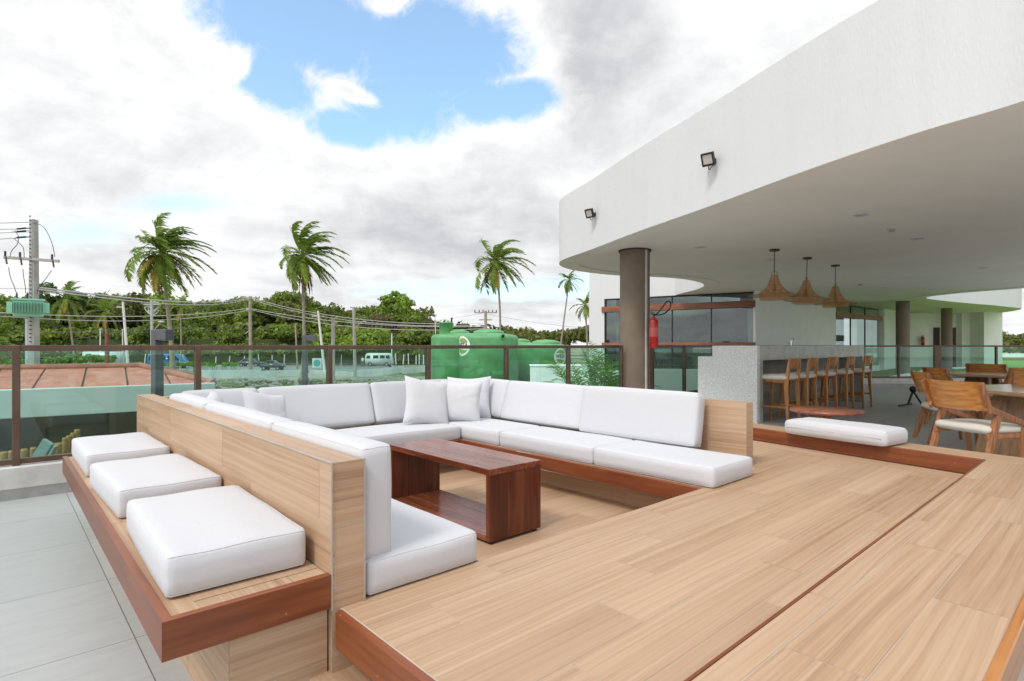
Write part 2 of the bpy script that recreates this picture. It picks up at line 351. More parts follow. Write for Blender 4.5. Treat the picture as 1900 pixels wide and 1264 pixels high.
def render_wall():
    m, t, p, o = M_('white_render'); tc = t.new('ShaderNodeTexCoord').outputs['Object']; q = t.new('ShaderNodeSeparateXYZ'); t.l.new(tc, q.inputs[0]); X, Y, Z = q.outputs
    st = t.noise(t.vec(t.m('MULTIPLY', X, 5), t.m('MULTIPLY', Y, 5), t.m('MULTIPLY', Z, .5)), 1, 6, .65); cl = t.noise(tc, .8, 5, .6); gr = t.noise(t.vec(t.m('MULTIPLY', X, 1), t.m('MULTIPLY', Y, 1), t.m('MULTIPLY', Z, .3)), 55, 4, .6)
    c = t.mix(t.smooth(st, .42, .78), (.66, .675, .69, 1), (.63, .643, .652, 1)); c = t.mix(t.m('MULTIPLY', t.smooth(cl, .45, .7), .4), c, (.61, .62, .63, 1))
    t.put(p.inputs['Base Color'], c); p.inputs['Roughness'].default_value = .8
    b = t.new('ShaderNodeBump'); b.inputs['Strength'].default_value = .4; b.inputs['Distance'].default_value = .01; t.put(b.inputs['Height'], gr); t.l.new(b.outputs[0], p.inputs['Normal']); return m
WHITE = render_wall()
CEIL = plain('ceiling_paint', (.88, .845, .78), .8, .03, 1.2)
WALLW = plain('white_wall_paint', (.84, .84, .82), .75, .05, 1.5, bump=.08, bscale=40)
CURB = plain('curb_stone', (.58, .57, .545), .7, .15, 5, bump=.15); SKIRT = plain('curb_skirting', (.36, .36, .35), .6, .15, 8)
BRONZE = plain('bronze_rail_metal', (.13, .078, .055), .35, .2, 9, metal=.35)
GLASS = glass('green_rail_glass', (.79, .965, .92), 1.15)
WGLASS = glass('facade_glass', (.62, .70, .70), 1.9, 1.52)
COLM = plain('taupe_column_paint', (.19, .145, .108), .7, .1, 3, bump=.1)
STONE = plain('grey_granite', (.68, .685, .68), .5, .22, 48, bump=.08); CONC = plain('bar_concrete', (.38, .39, .365), .35, .25, 5)
BLACK = plain('black_metal', (.012, .012, .012), .4, .2); DGREY = plain('dark_grey_metal', (.085, .09, .105), .45, .12)
STEEL = plain('steel', (.6, .6, .6), .2, .05, metal=1); RED = plain('extinguisher_red', (.42, .012, .012), .28, .06, coat=.4)
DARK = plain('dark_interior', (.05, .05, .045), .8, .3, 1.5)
def frame_uv(o): o.location = W(0, 0, 0); o.rotation_euler = (0, 0, TH); return o
# ================================================================== planks
def clip(poly, a, b, c):                     # keep a*x+b*y<=c
    o = []
    for i in range(len(poly)):
        p, q = poly[i], poly[(i+1) % len(poly)]; dp, dq = a*p[0]+b*p[1]-c, a*q[0]+b*q[1]-c
        if dp <= 0: o.append(p)
        if dp*dq < 0:
            k = dp/(dp-dq); o.append((p[0]+(q[0]-p[0])*k, p[1]+(q[1]-p[1])*k))
    return o
def planks(mb, O, e1, e2, poly, w=.2, L=1.2, gap=.0030, off=(0, 0), rot=0, lift=.0007, step=.37):
    """tile a polygon of the plane (O, e1, e2) with planks along e1 turned by rot"""
    O, e1, e2 = Vector(O), Vector(e1), Vector(e2); N = e1.cross(e2).normalized()
    c, s = math.cos(rot), math.sin(rot)
    P = [((p[0]-off[0])*c+(p[1]-off[1])*s, -(p[0]-off[0])*s+(p[1]-off[1])*c) for p in poly]
    s0, s1 = min(p[0] for p in P), max(p[0] for p in P); t0, t1 = min(p[1] for p in P), max(p[1] for p in P)
    for j in range(math.floor(t0/w), math.ceil(t1/w)):
        sh = (j*step % 1)*L
        for i in range(math.floor((s0-sh)/L), math.ceil((s1-sh)/L)):
            q = P
            for h in ((1, 0, sh+(i+1)*L-gap/2), (-1, 0, -(sh+i*L+gap/2)), (0, 1, (j+1)*w-gap/2), (0, -1, -(j*w+gap/2))):
                q = clip(q, *h) if len(q) > 2 else []
            if len(q) < 3: continue
            ru, rv = random.random()*7, random.random()*7
            vs = []; uv = []
            for (a, b) in q:
                x, y = a*c-b*s+off[0], a*s+b*c+off[1]
                vs.append(O+e1*x+e2*y+N*lift); uv.append((a-sh-i*L+ru, b-j*w+rv))
            mb.add(vs, [tuple(range(len(vs)))], [uv])
    return mb
X1, Y1, Z1 = (1, 0, 0), (0, 1, 0), (0, 0, 1)
LOC = (OX, OY, 0)
def lounge(name, mb, mats, parent=None, **k): return ob(name, mb, mats, parent, loc=(0, 0, 0) if parent else LOC, rz=0 if parent else TH, **k)
def wall_box(mb, u0, u1, v0, v1, z0, z1, sides='news t', w=.2, L=1.2, zo=None, seed=.0):
    """grout-coloured core (slot 1) clad in planks (slot 0)"""
    mb.box(u0, u1, v0, v1, z0, z1, mi=1); zo = z1 if zo is None else zo
    if 't' in sides: planks(mb, (0, 0, z1), *((X1, Y1) if u1-u0 > v1-v0 else (X1, Y1)), [(u0, v0), (u1, v0), (u1, v1), (u0, v1)], w=max(u1-u0, .2) if v1-v0 > u1-u0 else max(v1-v0, .2), L=L, off=(u0, v0) if u1-u0 > v1-v0 else (u1, v0), rot=0 if u1-u0 > v1-v0 else PI/2)
    if 'w' in sides: planks(mb, (u0, v0, 0), (0, 1, 0), Z1, [(0, z0), (v1-v0, z0), (v1-v0, z1), (0, z1)], w=w, L=L, off=(seed, zo), lift=-.0007)
    if 'e' in sides: planks(mb, (u1, v0, 0), (0, 1, 0), Z1, [(0, z0), (v1-v0, z0), (v1-v0, z1), (0, z1)], w=w, L=L, off=(seed+.4, zo), lift=.0007)
    if 's' in sides: planks(mb, (u0, v0, 0), X1, Z1, [(0, z0), (u1-u0, z0), (u1-u0, z1), (0, z1)], w=w, L=L, off=(-.3, zo), lift=.0007)
    if 'n' in sides: planks(mb, (u0, v1, 0), X1, Z1, [(0, z0), (u1-u0, z0), (u1-u0, z1), (0, z1)], w=w, L=L, off=(.2, zo), lift=-.0007)
    return mb
# ---- deck
RL = lambda v, d=0: 5.17+.1878*(v-.62)-d                       # the right riser's line, u at v
dk = MB()
def slab(poly, z0=.20, z1=.317): dk.prism(poly, z0, z1, mi=1)
slab([(.55, -1.67), (5.1, -1.67), (RL(.02), .02), (.55, .02)]); slab([(3.081, .02), (RL(.02), .02), (RL(1.8), 1.8), (3.05, 1.8)])
DEC = [[(.557, -1.60), (RL(-1.6, .224), -1.60), (RL(.02, .224), .02), (.557, .02)], [(3.081, .02), (RL(.02, .224), .02), (RL(1.8, .224), 1.8), (3.081, 1.8)]]
for q in DEC: planks(dk, (0, 0, .317), X1, Y1, q, off=(.35, .02), step=.31)
planks(dk, (0, 0, .317), X1, Y1, [(RL(-1.4, .224), -1.4), (RL(-1.4), -1.4), (RL(1.8), 1.8), (RL(1.8, .224), 1.8)], w=.11, off=(RL(.62), .62), rot=math.atan2(1, .1878))
dk.box(.80, 3.0, -1.6, -.02, 0, .2, mi=1)
planks(dk, (.80, -1.6, 0), Y1, Z1, [(0, 0), (1.6, 0), (1.6, .2), (0, .2)], off=(.3, .3), lift=-.0007)
planks(dk, (.6, .02, 0), X1, Z1, [(0, 0), (2.5, 0), (2.5, .317), (0, .317)], off=(.3, .317), lift=-.0007)
deck = struct('deck', dk, [WT, GROUT], loc=LOC, rz=TH)
tb = MB().box(.525, .556, -1.67, -.004, .184, .320, b=.008)
lounge('trim', tb, TRIM, deck); deck.children[0].location = (0, 0, 0)
# ---- pit floor and low step
pf = MB().prism([(1.18, 0), (3.35, 0), (3.35, 3.4), (1.18, 3.4)], -.02, .004, mi=1)
planks(pf, (0, 0, .004), X1, Y1, [(1.18, 0), (3.35, 0), (3.35, 3.4), (1.18, 3.4)], off=(1.5, .1))
struct('pit_floor', pf, [WT, GROUT], loc=LOC, rz=TH)
st = MB().prism([(.45, -1.75), (.80, -1.75), (.80, .03), (.45, .03)], 0, .097, mi=1)
planks(st, (0, 0, .097), X1, Y1, [(.45, -1.75), (.80, -1.75), (.80, .03), (.45, .03)], off=(.62, -.2), rot=PI/2)
struct('low_step', st, [WT, GROUT], loc=LOC, rz=TH)
# ---- left bench
bench = thing('bench', 'long wood-tiled bench with red-brown hardwood edging carrying the three white poufs', 'bench', LOC, TH)
b = MB().box(.03, .512, .03, 3.31, .34, .440, mi=1)
planks(b, (0, 0, .440), X1, Y1, [(.028, .028), (.512, .028), (.512, 3.32), (.028, 3.32)], w=.075, L=1.2, off=(.105, .03), rot=PI/2)
planks(b, (0, 0, .4415), X1, Y1, [(.105, .105), (.512, .105), (.512, 3.32), (.105, 3.32)], w=.41, L=1.2, off=(.515, .05), rot=PI/2)
ob('seat_top', b, [WT, GROUT], bench)
ob('trim', MB().prism([(0, 0), (.029, .029), (.029, 3.33), (0, 3.33)], .331, .447), TRIM, bench, label='weathered reddish long edge board')
ob('trim', MB().prism([(.0005, 0), (.514, 0), (.514, .029), (.0295, .029)], .331, .447), TRIMX, bench, label='dark glossy end board')
b = wall_box(MB(), .19, .512, .03, 3.28, 0, .336, 'ws', zo=.336, seed=.2); ob('base', b, [WT, GROUT], bench)
# ---- backrest walls
wl = thing('backrest_wall', 'wood-tiled backrest wall between the poufs and the near sofa arm', 'wall', LOC, TH)
ob('cladding', wall_box(MB(), .52, .64, .005, 3.75, .09, .835, 'weet snt', w=.22, zo=.835, seed=.55), [WT, GROUT], wl)
eb = MB()
for (u, v) in ((.5175, .0025), (.6425, .0025)): eb.box(u-.003, u+.003, v-.003, v+.003, .32, .838)
eb.box(.515, .521, .0, 3.75, .834, .8385); ob('edge_bead', eb, plain('bead', (.40, .37, .33), .4), wl)
wb = thing('backrest_wall', 'wood-tiled wall behind the back row of sofa cushions, facing the glass railing', 'wall', LOC, TH)
ob('cladding', wall_box(MB(), .645, 4.0, 3.63, 3.75, 0, .81, 'nst', zo=.81), [WT, GROUT], wb)
wr = thing('backrest_wall', 'wood-tiled backrest wall ending beside the granite bar, behind the right sofa arm', 'wall', LOC, TH)
ob('cladding', wall_box(MB(), 3.90, 4.008, .12, 3.625, .318, .808, 'wenst', zo=.808), [WT, GROUT], wr)
# ---- sofa platforms
pr = thing('sofa_platform', 'red-edged built-in seat platform under the U of sofa cushions', 'sofa base', LOC, TH)
p = MB(); p.box(3.083, 3.9, 1.801, 3.63, .2, .317, mi=1); p.box(.64, 3.08, 2.65, 3.63, .2, .318, mi=1); p.box(.64, 1.17, .03, 2.65, .2, .314, mi=1)
planks(p, (0, 0, .314), X1, Y1, [(.64, .02), (1.17, .02), (1.17, 2.65), (.64, 2.65)], off=(.35, .02), step=.31)
ob('seat_board', p, [WT, GROUT], pr)
p = MB(); wall_box(p, 3.30, 3.5, .03, 3.5, 0, .2, 'w', zo=.2); wall_box(p, .9, 3.30, 2.88, 3.0, 0, .2, 's', zo=.2); wall_box(p, .8, .95, .03, 2.88, 0, .2, 'e', zo=.2)
ob('riser', p, [WT, GROUT], pr)
ob('trim', MB().box(3.05, 3.079, .022, 2.65, .205, .318, b=.006), TRIM, pr)
ob('trim', MB().box(1.2, 3.08, 2.62, 2.649, .205, .318, b=.006), TRIMX, pr)
ob('trim', MB().box(1.171, 1.2, .022, 2.65, .205, .316, b=.006), TRIM, pr)
# ---- perimeter benches (near and right)
nb = thing('perimeter_bench', 'raised wood-tiled ledge along the near right edge of the deck, orange-edged outside', 'bench', LOC, TH)
cn = lambda v, d=0: RL(v)+d
b = MB(); b.prism([(.53, -1.66), (5.12, -1.66), (RL(-1.18), -1.18), (.53, -1.18)], .30, .440, mi=1)
planks(b, (0, 0, .440), X1, Y1, [(.53, -1.255), (4.74, -1.255), (4.815, -1.172), (.53, -1.172)], w=.083, L=1.2, off=(.9, -1.172), step=.4)
planks(b, (0, 0, .440), X1, Y1, [(.53, -1.645), (5.05, -1.645), (4.742, -1.257), (.53, -1.257)], w=.2, L=1.2, off=(.55, -1.256), step=.45)
ob('seat_top', b, [WT, GROUT], nb)
ob('trim', MB().box(.53, 4.83, -1.171, -1.161, .322, .443, b=.002), TRIMX, nb)
TRIM_LIT = wood_solid('lit_trim_wood', (.30, .10, .025), (.46, .185, .05), (.55, .25, .08), .35, coat=.2, sv=26, axis='X')  # the trim wood again, its lit look put into the colour
ob('outer_trim', MB().box(.53, 5.3, -1.675, -1.646, .33, .446, b=.004), TRIM_LIT, nb, label='outer edge board with sunlit orange put into its colour')
ob('base', MB().box(.8, 5.1, -1.6, -1.25, 0, .3), plain('bench_base', (.35, .34, .33), .7), nb)
rb = thing('perimeter_bench', 'raised wood-tiled ledge with red riser in front of the dining chairs, carrying one white cushion', 'bench', LOC, TH)
b = MB(); oth = lambda v: 5.48+.171*(v-.785)
b.prism([(RL(-1.18), -1.18), (oth(-1.6), -1.66), (oth(1.8), 1.8), (RL(1.8), 1.8)], .30, .440, mi=1)
a_ = math.atan2(1, .18)
planks(b, (0, 0, .440), X1, Y1, [(RL(-1.172, .02), -1.172), (4.742, -1.257), (5.05, -1.645), (oth(-1.645), -1.645), (oth(1.8), 1.8), (RL(1.8, .02), 1.8)], w=.105, L=1.2, off=(RL(.62, .02), .62), rot=a_)
ob('seat_top', b, [WT, GROUT], rb)
Lr = math.hypot(3.0, 3.0*.1878); ang = math.atan2(.1878, 1)
mtx = Matrix.Translation((RL(-1.17), -1.17, 0)) @ Matrix.Rotation(-ang, 4, 'Z')
ob('trim', MB().box(-.029, .0, 0, Lr, .3235, .443, b=.005), TRIM, rb).matrix_local = mtx
ob('base', MB().prism([(RL(-1.1, -.03), -1.1), (oth(-1.6)-.03, -1.6), (oth(1.8)-.03, 1.8), (RL(1.8, -.03), 1.8)], 0, .3), plain('bench_base_wood', (.36, .23, .14), .6), rb)
# ================================================================== cushions
def cushion(sx, sy, sz, r=.024, puff=.008, seed=0, nx=14, ny=14, nz=5, wob=.0009):
    """rounded, slightly puffed box standing on z=0, plus its two piping loops"""
    bm = bmesh.new(); rg = np.random.default_rng(seed); ph = rg.random(12)*6.28
    def face(fn, a, b):
        g_ = [[bm.verts.new(fn(i/a*2-1, j/b*2-1)) for j in range(b+1)] for i in range(a+1)]
        for i in range(a):
            for j in range(b): bm.faces.new((g_[i][j], g_[i+1][j], g_[i+1][j+1], g_[i][j+1]))
    ease = lambda q: math.copysign(1-(1-abs(q))**1.6, q)
    def F(x, y, z): return (x, y, z)
    for s_ in (1, -1):
        face(lambda a, b: F(ease(a)*s_, ease(b), s_), nx, ny); face(lambda a, b: F(s_, ease(a)*s_, ease(b)), ny, nz); face(lambda a, b: F(-ease(a)*s_, s_, ease(b)), nx, nz)
    bmesh.ops.remove_doubles(bm, verts=bm.verts, dist=1e-5)
    hx, hy, hz = sx/2, sy/2, sz/2; rr = min(r, hx*.9, hy*.9, hz*.9)
    def warp(p):
        x, y, z = p.x, p.y, p.z
        q = Vector((x*hx, y*hy, z*hz)); c_ = Vector((max(-hx+rr, min(hx-rr, q.x)), max(-hy+rr, min(hy-rr, q.y)), max(-hz+rr, min(hz-rr, q.z))))
        d = q-c_; L_ = d.length
        if L_ > 1e-6: q = c_+d/L_*min(L_, rr)
        bx, by, bz = 1-x*x, 1-y*y, 1-z*z
        q.z += puff*math.copysign(1, z)*max(0, bx*by)**.6*abs(z)**3; q.x += puff*.8*math.copysign(1, x)*max(0, by*bz)**.6*abs(x)**3; q.y += puff*.8*math.copysign(1, y)*max(0, bx*bz)**.6*abs(y)**3
        w_ = wob*(math.sin(5*x+3*y+ph[0])+math.sin(7*y-4*z+ph[1])+math.sin(6*z+5*x+ph[2]))
        return Vector((q.x+w_*.5, q.y+w_*.5, q.z+w_*(z > -.5)+hz))
    for q in bm.verts: q.co = warp(q.co)
    bm.verts.index_update(); mb = MB(); mb.add([q.co.copy() for q in bm.verts], [[q.index for q in f.verts] for f in bm.faces], smooth=True); bm.free()
    pms = []
    for zz_ in (-1, 1):
        pm = MB(); loop = []
        for k in range(4):
            for j in range(12):
                e = ease(j/6-1); x, y = [(e, -1), (1, e), (-e, 1), (-1, -e)][k]; loop.append(warp(Vector((x, y, zz_*.985)))+Vector((0, 0, 0)))
        ctr = Vector((0, 0, hz)); loop = [ctr+(q-ctr)*1.0+Vector((-q.x*.0004/hx, -q.y*.0004/hy, 0)) for q in loop]
        pm.tube(loop+[loop[0]], .0022, n=5, cap=False); pms.append(pm)
    return mb, pms
def put_cushion(name, dims, u, v, z, label, cat='cushion', rz=0, tilt=0, group=None, seed=0, upright=False, **k):
    mb, pm = cushion(*dims, seed=seed, **k)
    o = ob(name, mb, FAB, loc=W(u, v, z), rz=(tilt, 0, TH+rz)); tag(o, label, cat, group)
    for q in pm: ob('piping', q, PIPE, o)
    return o
GP = 'poufs on the long bench'
for i, (v0, v1, lab) in enumerate([(.15, 1.04, 'white square pouf nearest the cut end of the long bench'), (1.27, 2.12, 'white square pouf in the middle of the long bench'), (2.41, 3.29, 'white square pouf at the far end of the long bench by the glass')]):
    put_cushion('pouf', (.45, v1-v0, .135), .275, (v0+v1)/2, .446, lab, 'pouf', rz=R((-1.5, 1.5, 0)[i]), group=GP, seed=i+1, r=.020, puff=.008)
pc = put_cushion('pouf', (.38, .87, .13), 5.09, -.17, .445, 'white zipped cushion lying alone on the ledge beside the dining chairs', 'cushion', rz=-math.atan2(.1878, 1), group='loose cushions', seed=9, r=.04)
zp = MB().tube([(-.193, -.40+.05*i, .062+.004*math.sin(i)) for i in range(17)], .0035, n=5); ob('zip', zp, plain('zip', (.45, .46, .5), .5), pc)
GS = 'sofa seat cushions'; GB = 'sofa back cushions'; TS = .135
put_cushion('seat_cushion', (.53, 1.25, TS), .92, .635, .318, 'white seat cushion at the near cut end of the left sofa arm', group=GS, seed=11, puff=.01)
put_cushion('seat_cushion', (.53, 1.30, TS), .92, 1.93, .318, 'white seat cushion on the left sofa arm, hidden behind its back cushions', group=GS, seed=12)
put_cushion('seat_cushion', (.565, 1.01, TS), 3.368, .455, .319, 'white seat cushion at the open end of the right sofa arm', group=GS, seed=13)
put_cushion('seat_cushion', (.565, 1.11, TS), 3.368, 1.52, .319, 'white seat cushion in the middle of the right sofa arm behind the coffee table', group=GS, seed=14)
put_cushion('seat_cushion', (.565, 1.14, TS), 3.368, 2.655, .319, 'white seat cushion filling the corner where right arm meets back row', group=GS, seed=15)
put_cushion('seat_cushion', (1.85, .60, TS), 2.145, 2.925, .319, 'long white seat cushion of the back row behind the coffee table', group=GS, seed=16)
put_cushion('seat_cushion', (.55, .60, TS), .93, 2.925, .319, 'white seat cushion in the left rear corner under two small pillows', group=GS, seed=17)
BH = .425; BT = .135; zb = .448
def back_u(v0, v1, u, label, tilt, seed, rz=0):   # cushions facing -u
    return put_cushion('back_cushion', (v1-v0, BT, BH), u+BT/2, (v0+v1)/2, zb, label, rz=-PI/2+rz, tilt=tilt, group=GB, seed=seed, r=.026, puff=.009, nz=12, ny=6)
back_u(.42, 1.585, 3.63, 'white back cushion at the open end of the right sofa arm beside bare wood', R(-10), 21, R(1.2))
back_u(1.60, 2.74, 3.66, 'white back cushion in the middle of the right sofa arm', R(-19), 22)
back_u(2.755, 3.30, 3.68, 'short white back cushion in the right rear corner behind the pillows', R(-19), 23)
for i, (v0, v1, lab) in enumerate([(.035, .985, 'thick upright white back cushion at the near end of the left arm'), (1.0, 2.215, 'upright white back cushion in the middle of the left arm along the wood wall'), (2.23, 3.22, 'upright white back cushion at the far end of the left arm by the railing')]):
    put_cushion('back_cushion', (v1-v0, BT, BH), .648+BT/2, (v0+v1)/2, zb-.002, lab, rz=PI/2, group=GB, seed=25+i, r=.026, puff=.008, nz=12, ny=6)
for i, (u0, u1, lab) in enumerate([(.80, 1.40, 'short white back cushion in the left rear corner of the back row'), (1.415, 2.50, 'wide white back cushion in the middle of the back row'), (2.515, 3.62, 'white back cushion of the back row half hidden by the right-hand pillows')]):
    um = (u0+u1)/2
    put_cushion('back_cushion', (u1-u0, BT, BH), um, 3.31-.045*(um-2.1)+BT/2, zb, lab, rz=R(-2.6), tilt=R(-20), group=GB, seed=31+i, r=.026, puff=.009, nz=12, ny=6)
# ---- throw pillows
def pillow(s=.44, th=.13, seed=0, n=22):
    rg = np.random.default_rng(seed); ph = rg.random(8)*6.28; mb = MB()
    vs = []; fs = []
    for sd_ in (1, -1):
        o = len(vs)
        for i in range(n+1):
            for j in range(n+1):
                a, b_ = i/n*2-1, j/n*2-1
                ear = 1+.07*(a*a*b_*b_)-.055*((1-a*a)*b_*b_+(1-b_*b_)*a*a)
                t_ = th/2*(max(0, 1-a**4)*max(0, 1-b_**4))**.55
                rad = math.atan2(b_, a); w_ = (.0035*math.sin(3.1*a+2.3*b_+ph[0])+.006*max(abs(a), abs(b_))**2*math.sin(7*rad+ph[1])*math.sin(3*rad+ph[2])
                      + .005*math.exp(-((a*.8+b_*.6-.25*math.sin(ph[3]))/.10)**2)*(.5+.5*a) - .006*math.exp(-((a*.3-b_*.95+.3*math.cos(ph[4]))/.07)**2)*max(0, .4+a*math.sin(ph[5])))*min(1, t_/.02)
                vs.append((a*s/2*ear, sd_*t_+w_, b_*s/2*ear+s/2))
        for i in range(n):
            for j in range(n):
                q = (o+i*(n+1)+j, o+(i+1)*(n+1)+j, o+(i+1)*(n+1)+j+1, o+i*(n+1)+j+1); fs.append(q if sd_ < 0 else q[::-1])
    return mb.add(vs, fs, smooth=True)
PIL_ = [(2.86, 2.93, .455, -14, -20, 9, .47, 'crumpled white pillow leaning at a tilt in front of the pillow group'),
        (3.22, 2.86, .452, -46, -12, 2, .42, 'white pillow standing in the middle of the corner group of three'),
        (3.47, 3.02, .455, -42, -20, -1, .46, 'white pillow at the back of the corner group, against the right arm'),
        (1.36, 3.06, .455, 18, -24, 12, .42, 'white pillow leaning on the back row near the left corner'),
        (.98, 2.80, .462, 62, -22, -10, .43, 'white pillow with a folded corner peeking over the left arm')]
for i, (u, v, z_, rz, ti, roll, s_, lab) in enumerate(PIL_):
    o = ob('pillow', pillow(s_, .14, seed=40+i), PIL, loc=W(u, v, z_), rz=(R(ti), R(roll), TH+R(rz))); tag(o, lab, 'pillow', 'throw pillows')
# ---- coffee table
ct = thing('coffee_table', 'low dark red wooden coffee table, an open box frame, in the sofa pit', 'table', LOC, TH)
def bev(mb, *a, b=.002): return mb.box(*a, b=b)
m_ = MB()
for k in range(3): bev(m_, 1.915+.15*k+.0005*k, 1.915+.15*(k+1), .81, 2.03, .438, .478)
ob('table_top', m_, MAHOG, ct)
m_ = MB()
for k in range(3): bev(m_, 1.917+.15*k, 1.917+.15*(k+1)-.0005, .852, 1.988, .022, .058)
ob('shelf', m_, MAHOG, ct)
for y0 in (.812, 1.99):
    m_ = MB()
    for k in range(3): bev(m_, 1.917+.15*k, 1.917+.15*(k+1)-.0006, y0, y0+.038, .022, .4375)
    ob('side_panel', m_, MAHZ, ct)
for (u, v) in ((1.95, .84), (2.33, .84), (1.95, 2.0), (2.33, 2.0)): ob('foot', MB().cyl((u, v, .006), (u, v, .023), .018), BLACK, ct)
# ================================================================== terrace, curb, railings
def Wp(u, v): p = W(u, v); return (p.x, p.y)
tr = MB()
iu = lambda p: ((p[0]-OX)*UX+(p[1]-OY)*UY, -(p[0]-OX)*UY+(p[1]-OY)*UX)
TER = [Wp(-9, 4.45), Wp(8.6, 4.45), Wp(11.5, 4.5), Wp(15.5, 4.6), (8.3, 17.5), (40, 17.5), (40, -12), (-9, -12), Wp(-9, -3)]
tr.prism(TER, -.35, 0, uvf=lambda p: tuple(a+b for a, b in zip(iu(p), (24-.085, 16.44*2-.983))))
struct('terrace_floor', tr, TILE)
cb = MB(); V0 = 4.21
cb.box(-9, 14.4, V0, 4.44, .085, .262, b=.006); ck = MB().box(-9, 14.4, V0+.004, 4.43, .0, .085)
cu = thing('curb_wall', 'pale stone curb under the green glass railing, left of the bench', 'curb', LOC, TH)
ob('coping', cb, CURB, cu); ob('skirting', ck, SKIRT, cu)
RT = 1.252; VR = 4.31
def rail_run(name, label, posts, loc, rz, yo, zb=.262, wide=()):
    r = thing(name, label, 'railing', loc, rz)
    xs = sorted(posts)
    ob('top_rail', MB().box(xs[0]-.02, xs[-1]+.02, yo-.022, yo+.022, RT-.048, RT, b=.004), BRONZE, r)
    ob('bottom_rail', MB().box(xs[0]-.02, xs[-1]+.02, yo-.02, yo+.02, zb+.01, zb+.055, b=.004), BRONZE, r)
    for x in xs:
        w = .10 if x in wide else .026
        ob('post', MB().box(x-w, x+w, yo-.036, yo+.03, zb-.0, RT-.002, b=.004), BRONZE, r)
    for a, b_ in zip(xs[:-1], xs[1:]):
        ob('glass_pane', MB().box(a+.026, b_-.026, yo-.005, yo+.005, zb+.052, RT-.046), GLASS, r)
    return r
rail_run('glass_railing', 'long green glass railing with bronze posts running behind the sofa to the round column', [-2.93, -1.58, -.233, 1.11, 2.46, 3.80, 5.16, 6.50, 7.90], LOC, TH, VR)
rail_run('glass_railing', 'short green glass railing between the round column and the granite bar', [8.86, 9.99, 11.4, 12.8, 14.2], LOC, TH, VR)
RX = [8.2, 9.7, 11.62, 12.78, 14.55, 16.2, 18]
rail_run('glass_railing', 'green glass railing in front of the lawn, beyond the bar stools', RX, (0, 17.1, 0), 0, 0, wide=(12.78,))
c2 = thing('curb_wall', 'low grey curb under the railing in front of the lawn', 'curb', (0, 0, 0))
ob('coping', MB().box(8, 20, 17.0, 17.28, .1, .262, b=.006), CURB, c2); ob('skirting', MB().box(8, 20, 17.004, 17.27, 0, .1), SKIRT, c2)
# ================================================================== the pavilion
ZC = 2.97; K = 1.72/1.55
FL = Vector((3.42, 21.11)); FR = Vector((7.74, 18.08)); FD = (FR-FL).normalized(); FN = Vector((FD.y, -FD.x))  # FN points towards the camera
if FN.y > 0: FN = -FN
UD = Vector((UX, UY))
near = [(9, -2.2), (6, -1.4), (4.55, .4), (4.10, 2.0), (3.80, 3.2), (3.60, 4.0), (3.275, 4.61), (2.90, 5.57), (2.42, 7.09), (1.90, 8.6), (1.44, 10.14), (1.10, 11.15), (.985, 11.7), (1.06, 12.35), (1.36, 12.95), (1.93, 13.55), (2.69, 14.05), (3.43, 14.25), (4.34, 14.70), (5.10, 15.50), (5.50, 16.3), (5.66, 17.1), (5.66, 17.9), (5.60, 18.7), (5.60, 19.55)]
edgeA = catmull(near, 5)
notch = [(24.6, 27.6), (24.1, 26.9), (23.3, 26.15), (22.3, 25.5), (20.6, 24.35), (18.74, 23.28), (16.6, 21.9), (15.3, 20.95), (14.78, 20.2), (14.70, 19.4), (14.85, 18.4), (15.42, 17.13), (15.5, 15.7), (14.0, 13.0), (11.8, 10), (10.2, 7.2), (9.6, 4.5), (9.5, 1.5), (9.3, -1)]  # unseen right edge pulled in so more daylight gets under the roof
edgeB = catmull(notch, 5)
CAN = edgeA + [(6.2, 26), (12, 33), (22, 38), (27, 34.5), (26.3, 31.2), (25.3, 28.8)] + edgeB
bld = thing('pavilion', 'white pavilion with a huge curved overhanging roof slab, open lounge below', 'building')
fz = MB(); n = len(CAN); ZT = 4.22
for i in range(n):
    j = (i+1) % n; a, b_ = CAN[i], CAN[j]
    fz.add([(*a, ZC), (*b_, ZC), (*b_, ZT), (*a, ZT)], [(0, 1, 2, 3)], smooth=True)
def inset(P, d):
    o = []
    for i in range(len(P)):
        p0, p1, p2 = (Vector(P[i-1]), Vector(P[i]), Vector(P[(i+1) % len(P)]))
        a = (p1-p0).normalized(); b_ = (p2-p1).normalized(); m = (a+b_).normalized()
        o.append((p1.x-m.y*d*SGN, p1.y+m.x*d*SGN))
    return o
SGN = 1 if sum(CAN[i][0]*CAN[(i+1) % n][1]-CAN[(i+1) % n][0]*CAN[i][1] for i in range(n)) > 0 else -1
INN = inset(CAN, .42)
fz.prism(CAN, ZT-.01, ZT+.0, sides=False)
for i in range(n):
    j = (i+1) % n
    fz.add([(*CAN[i], ZC), (*CAN[j], ZC), (*INN[j], ZC), (*INN[i], ZC)], [(0, 3, 2, 1)], mi=1)
    fz.add([(*INN[i], ZC), (*INN[j], ZC), (*INN[j], ZC+.02), (*INN[i], ZC+.02)], [(0, 1, 2, 3)])
me = fz.build('roof_slab'); bm = bmesh.new(); bm.from_mesh(me); bmesh.ops.remove_doubles(bm, verts=bm.verts, dist=1e-4); bmesh.ops.recalc_face_normals(bm, faces=bm.faces)
for e in bm.edges: e.smooth = e.calc_face_angle(3) < R(40)
bm.to_mesh(me); bm.free()
ob('roof_slab', me, [WHITE, CEIL], bld)
cm = MB(); INC = inset(CAN, .415); cm.prism(INC, ZC+.018, ZC+.03, sides=False); ob('ceiling', cm, CEIL, bld)
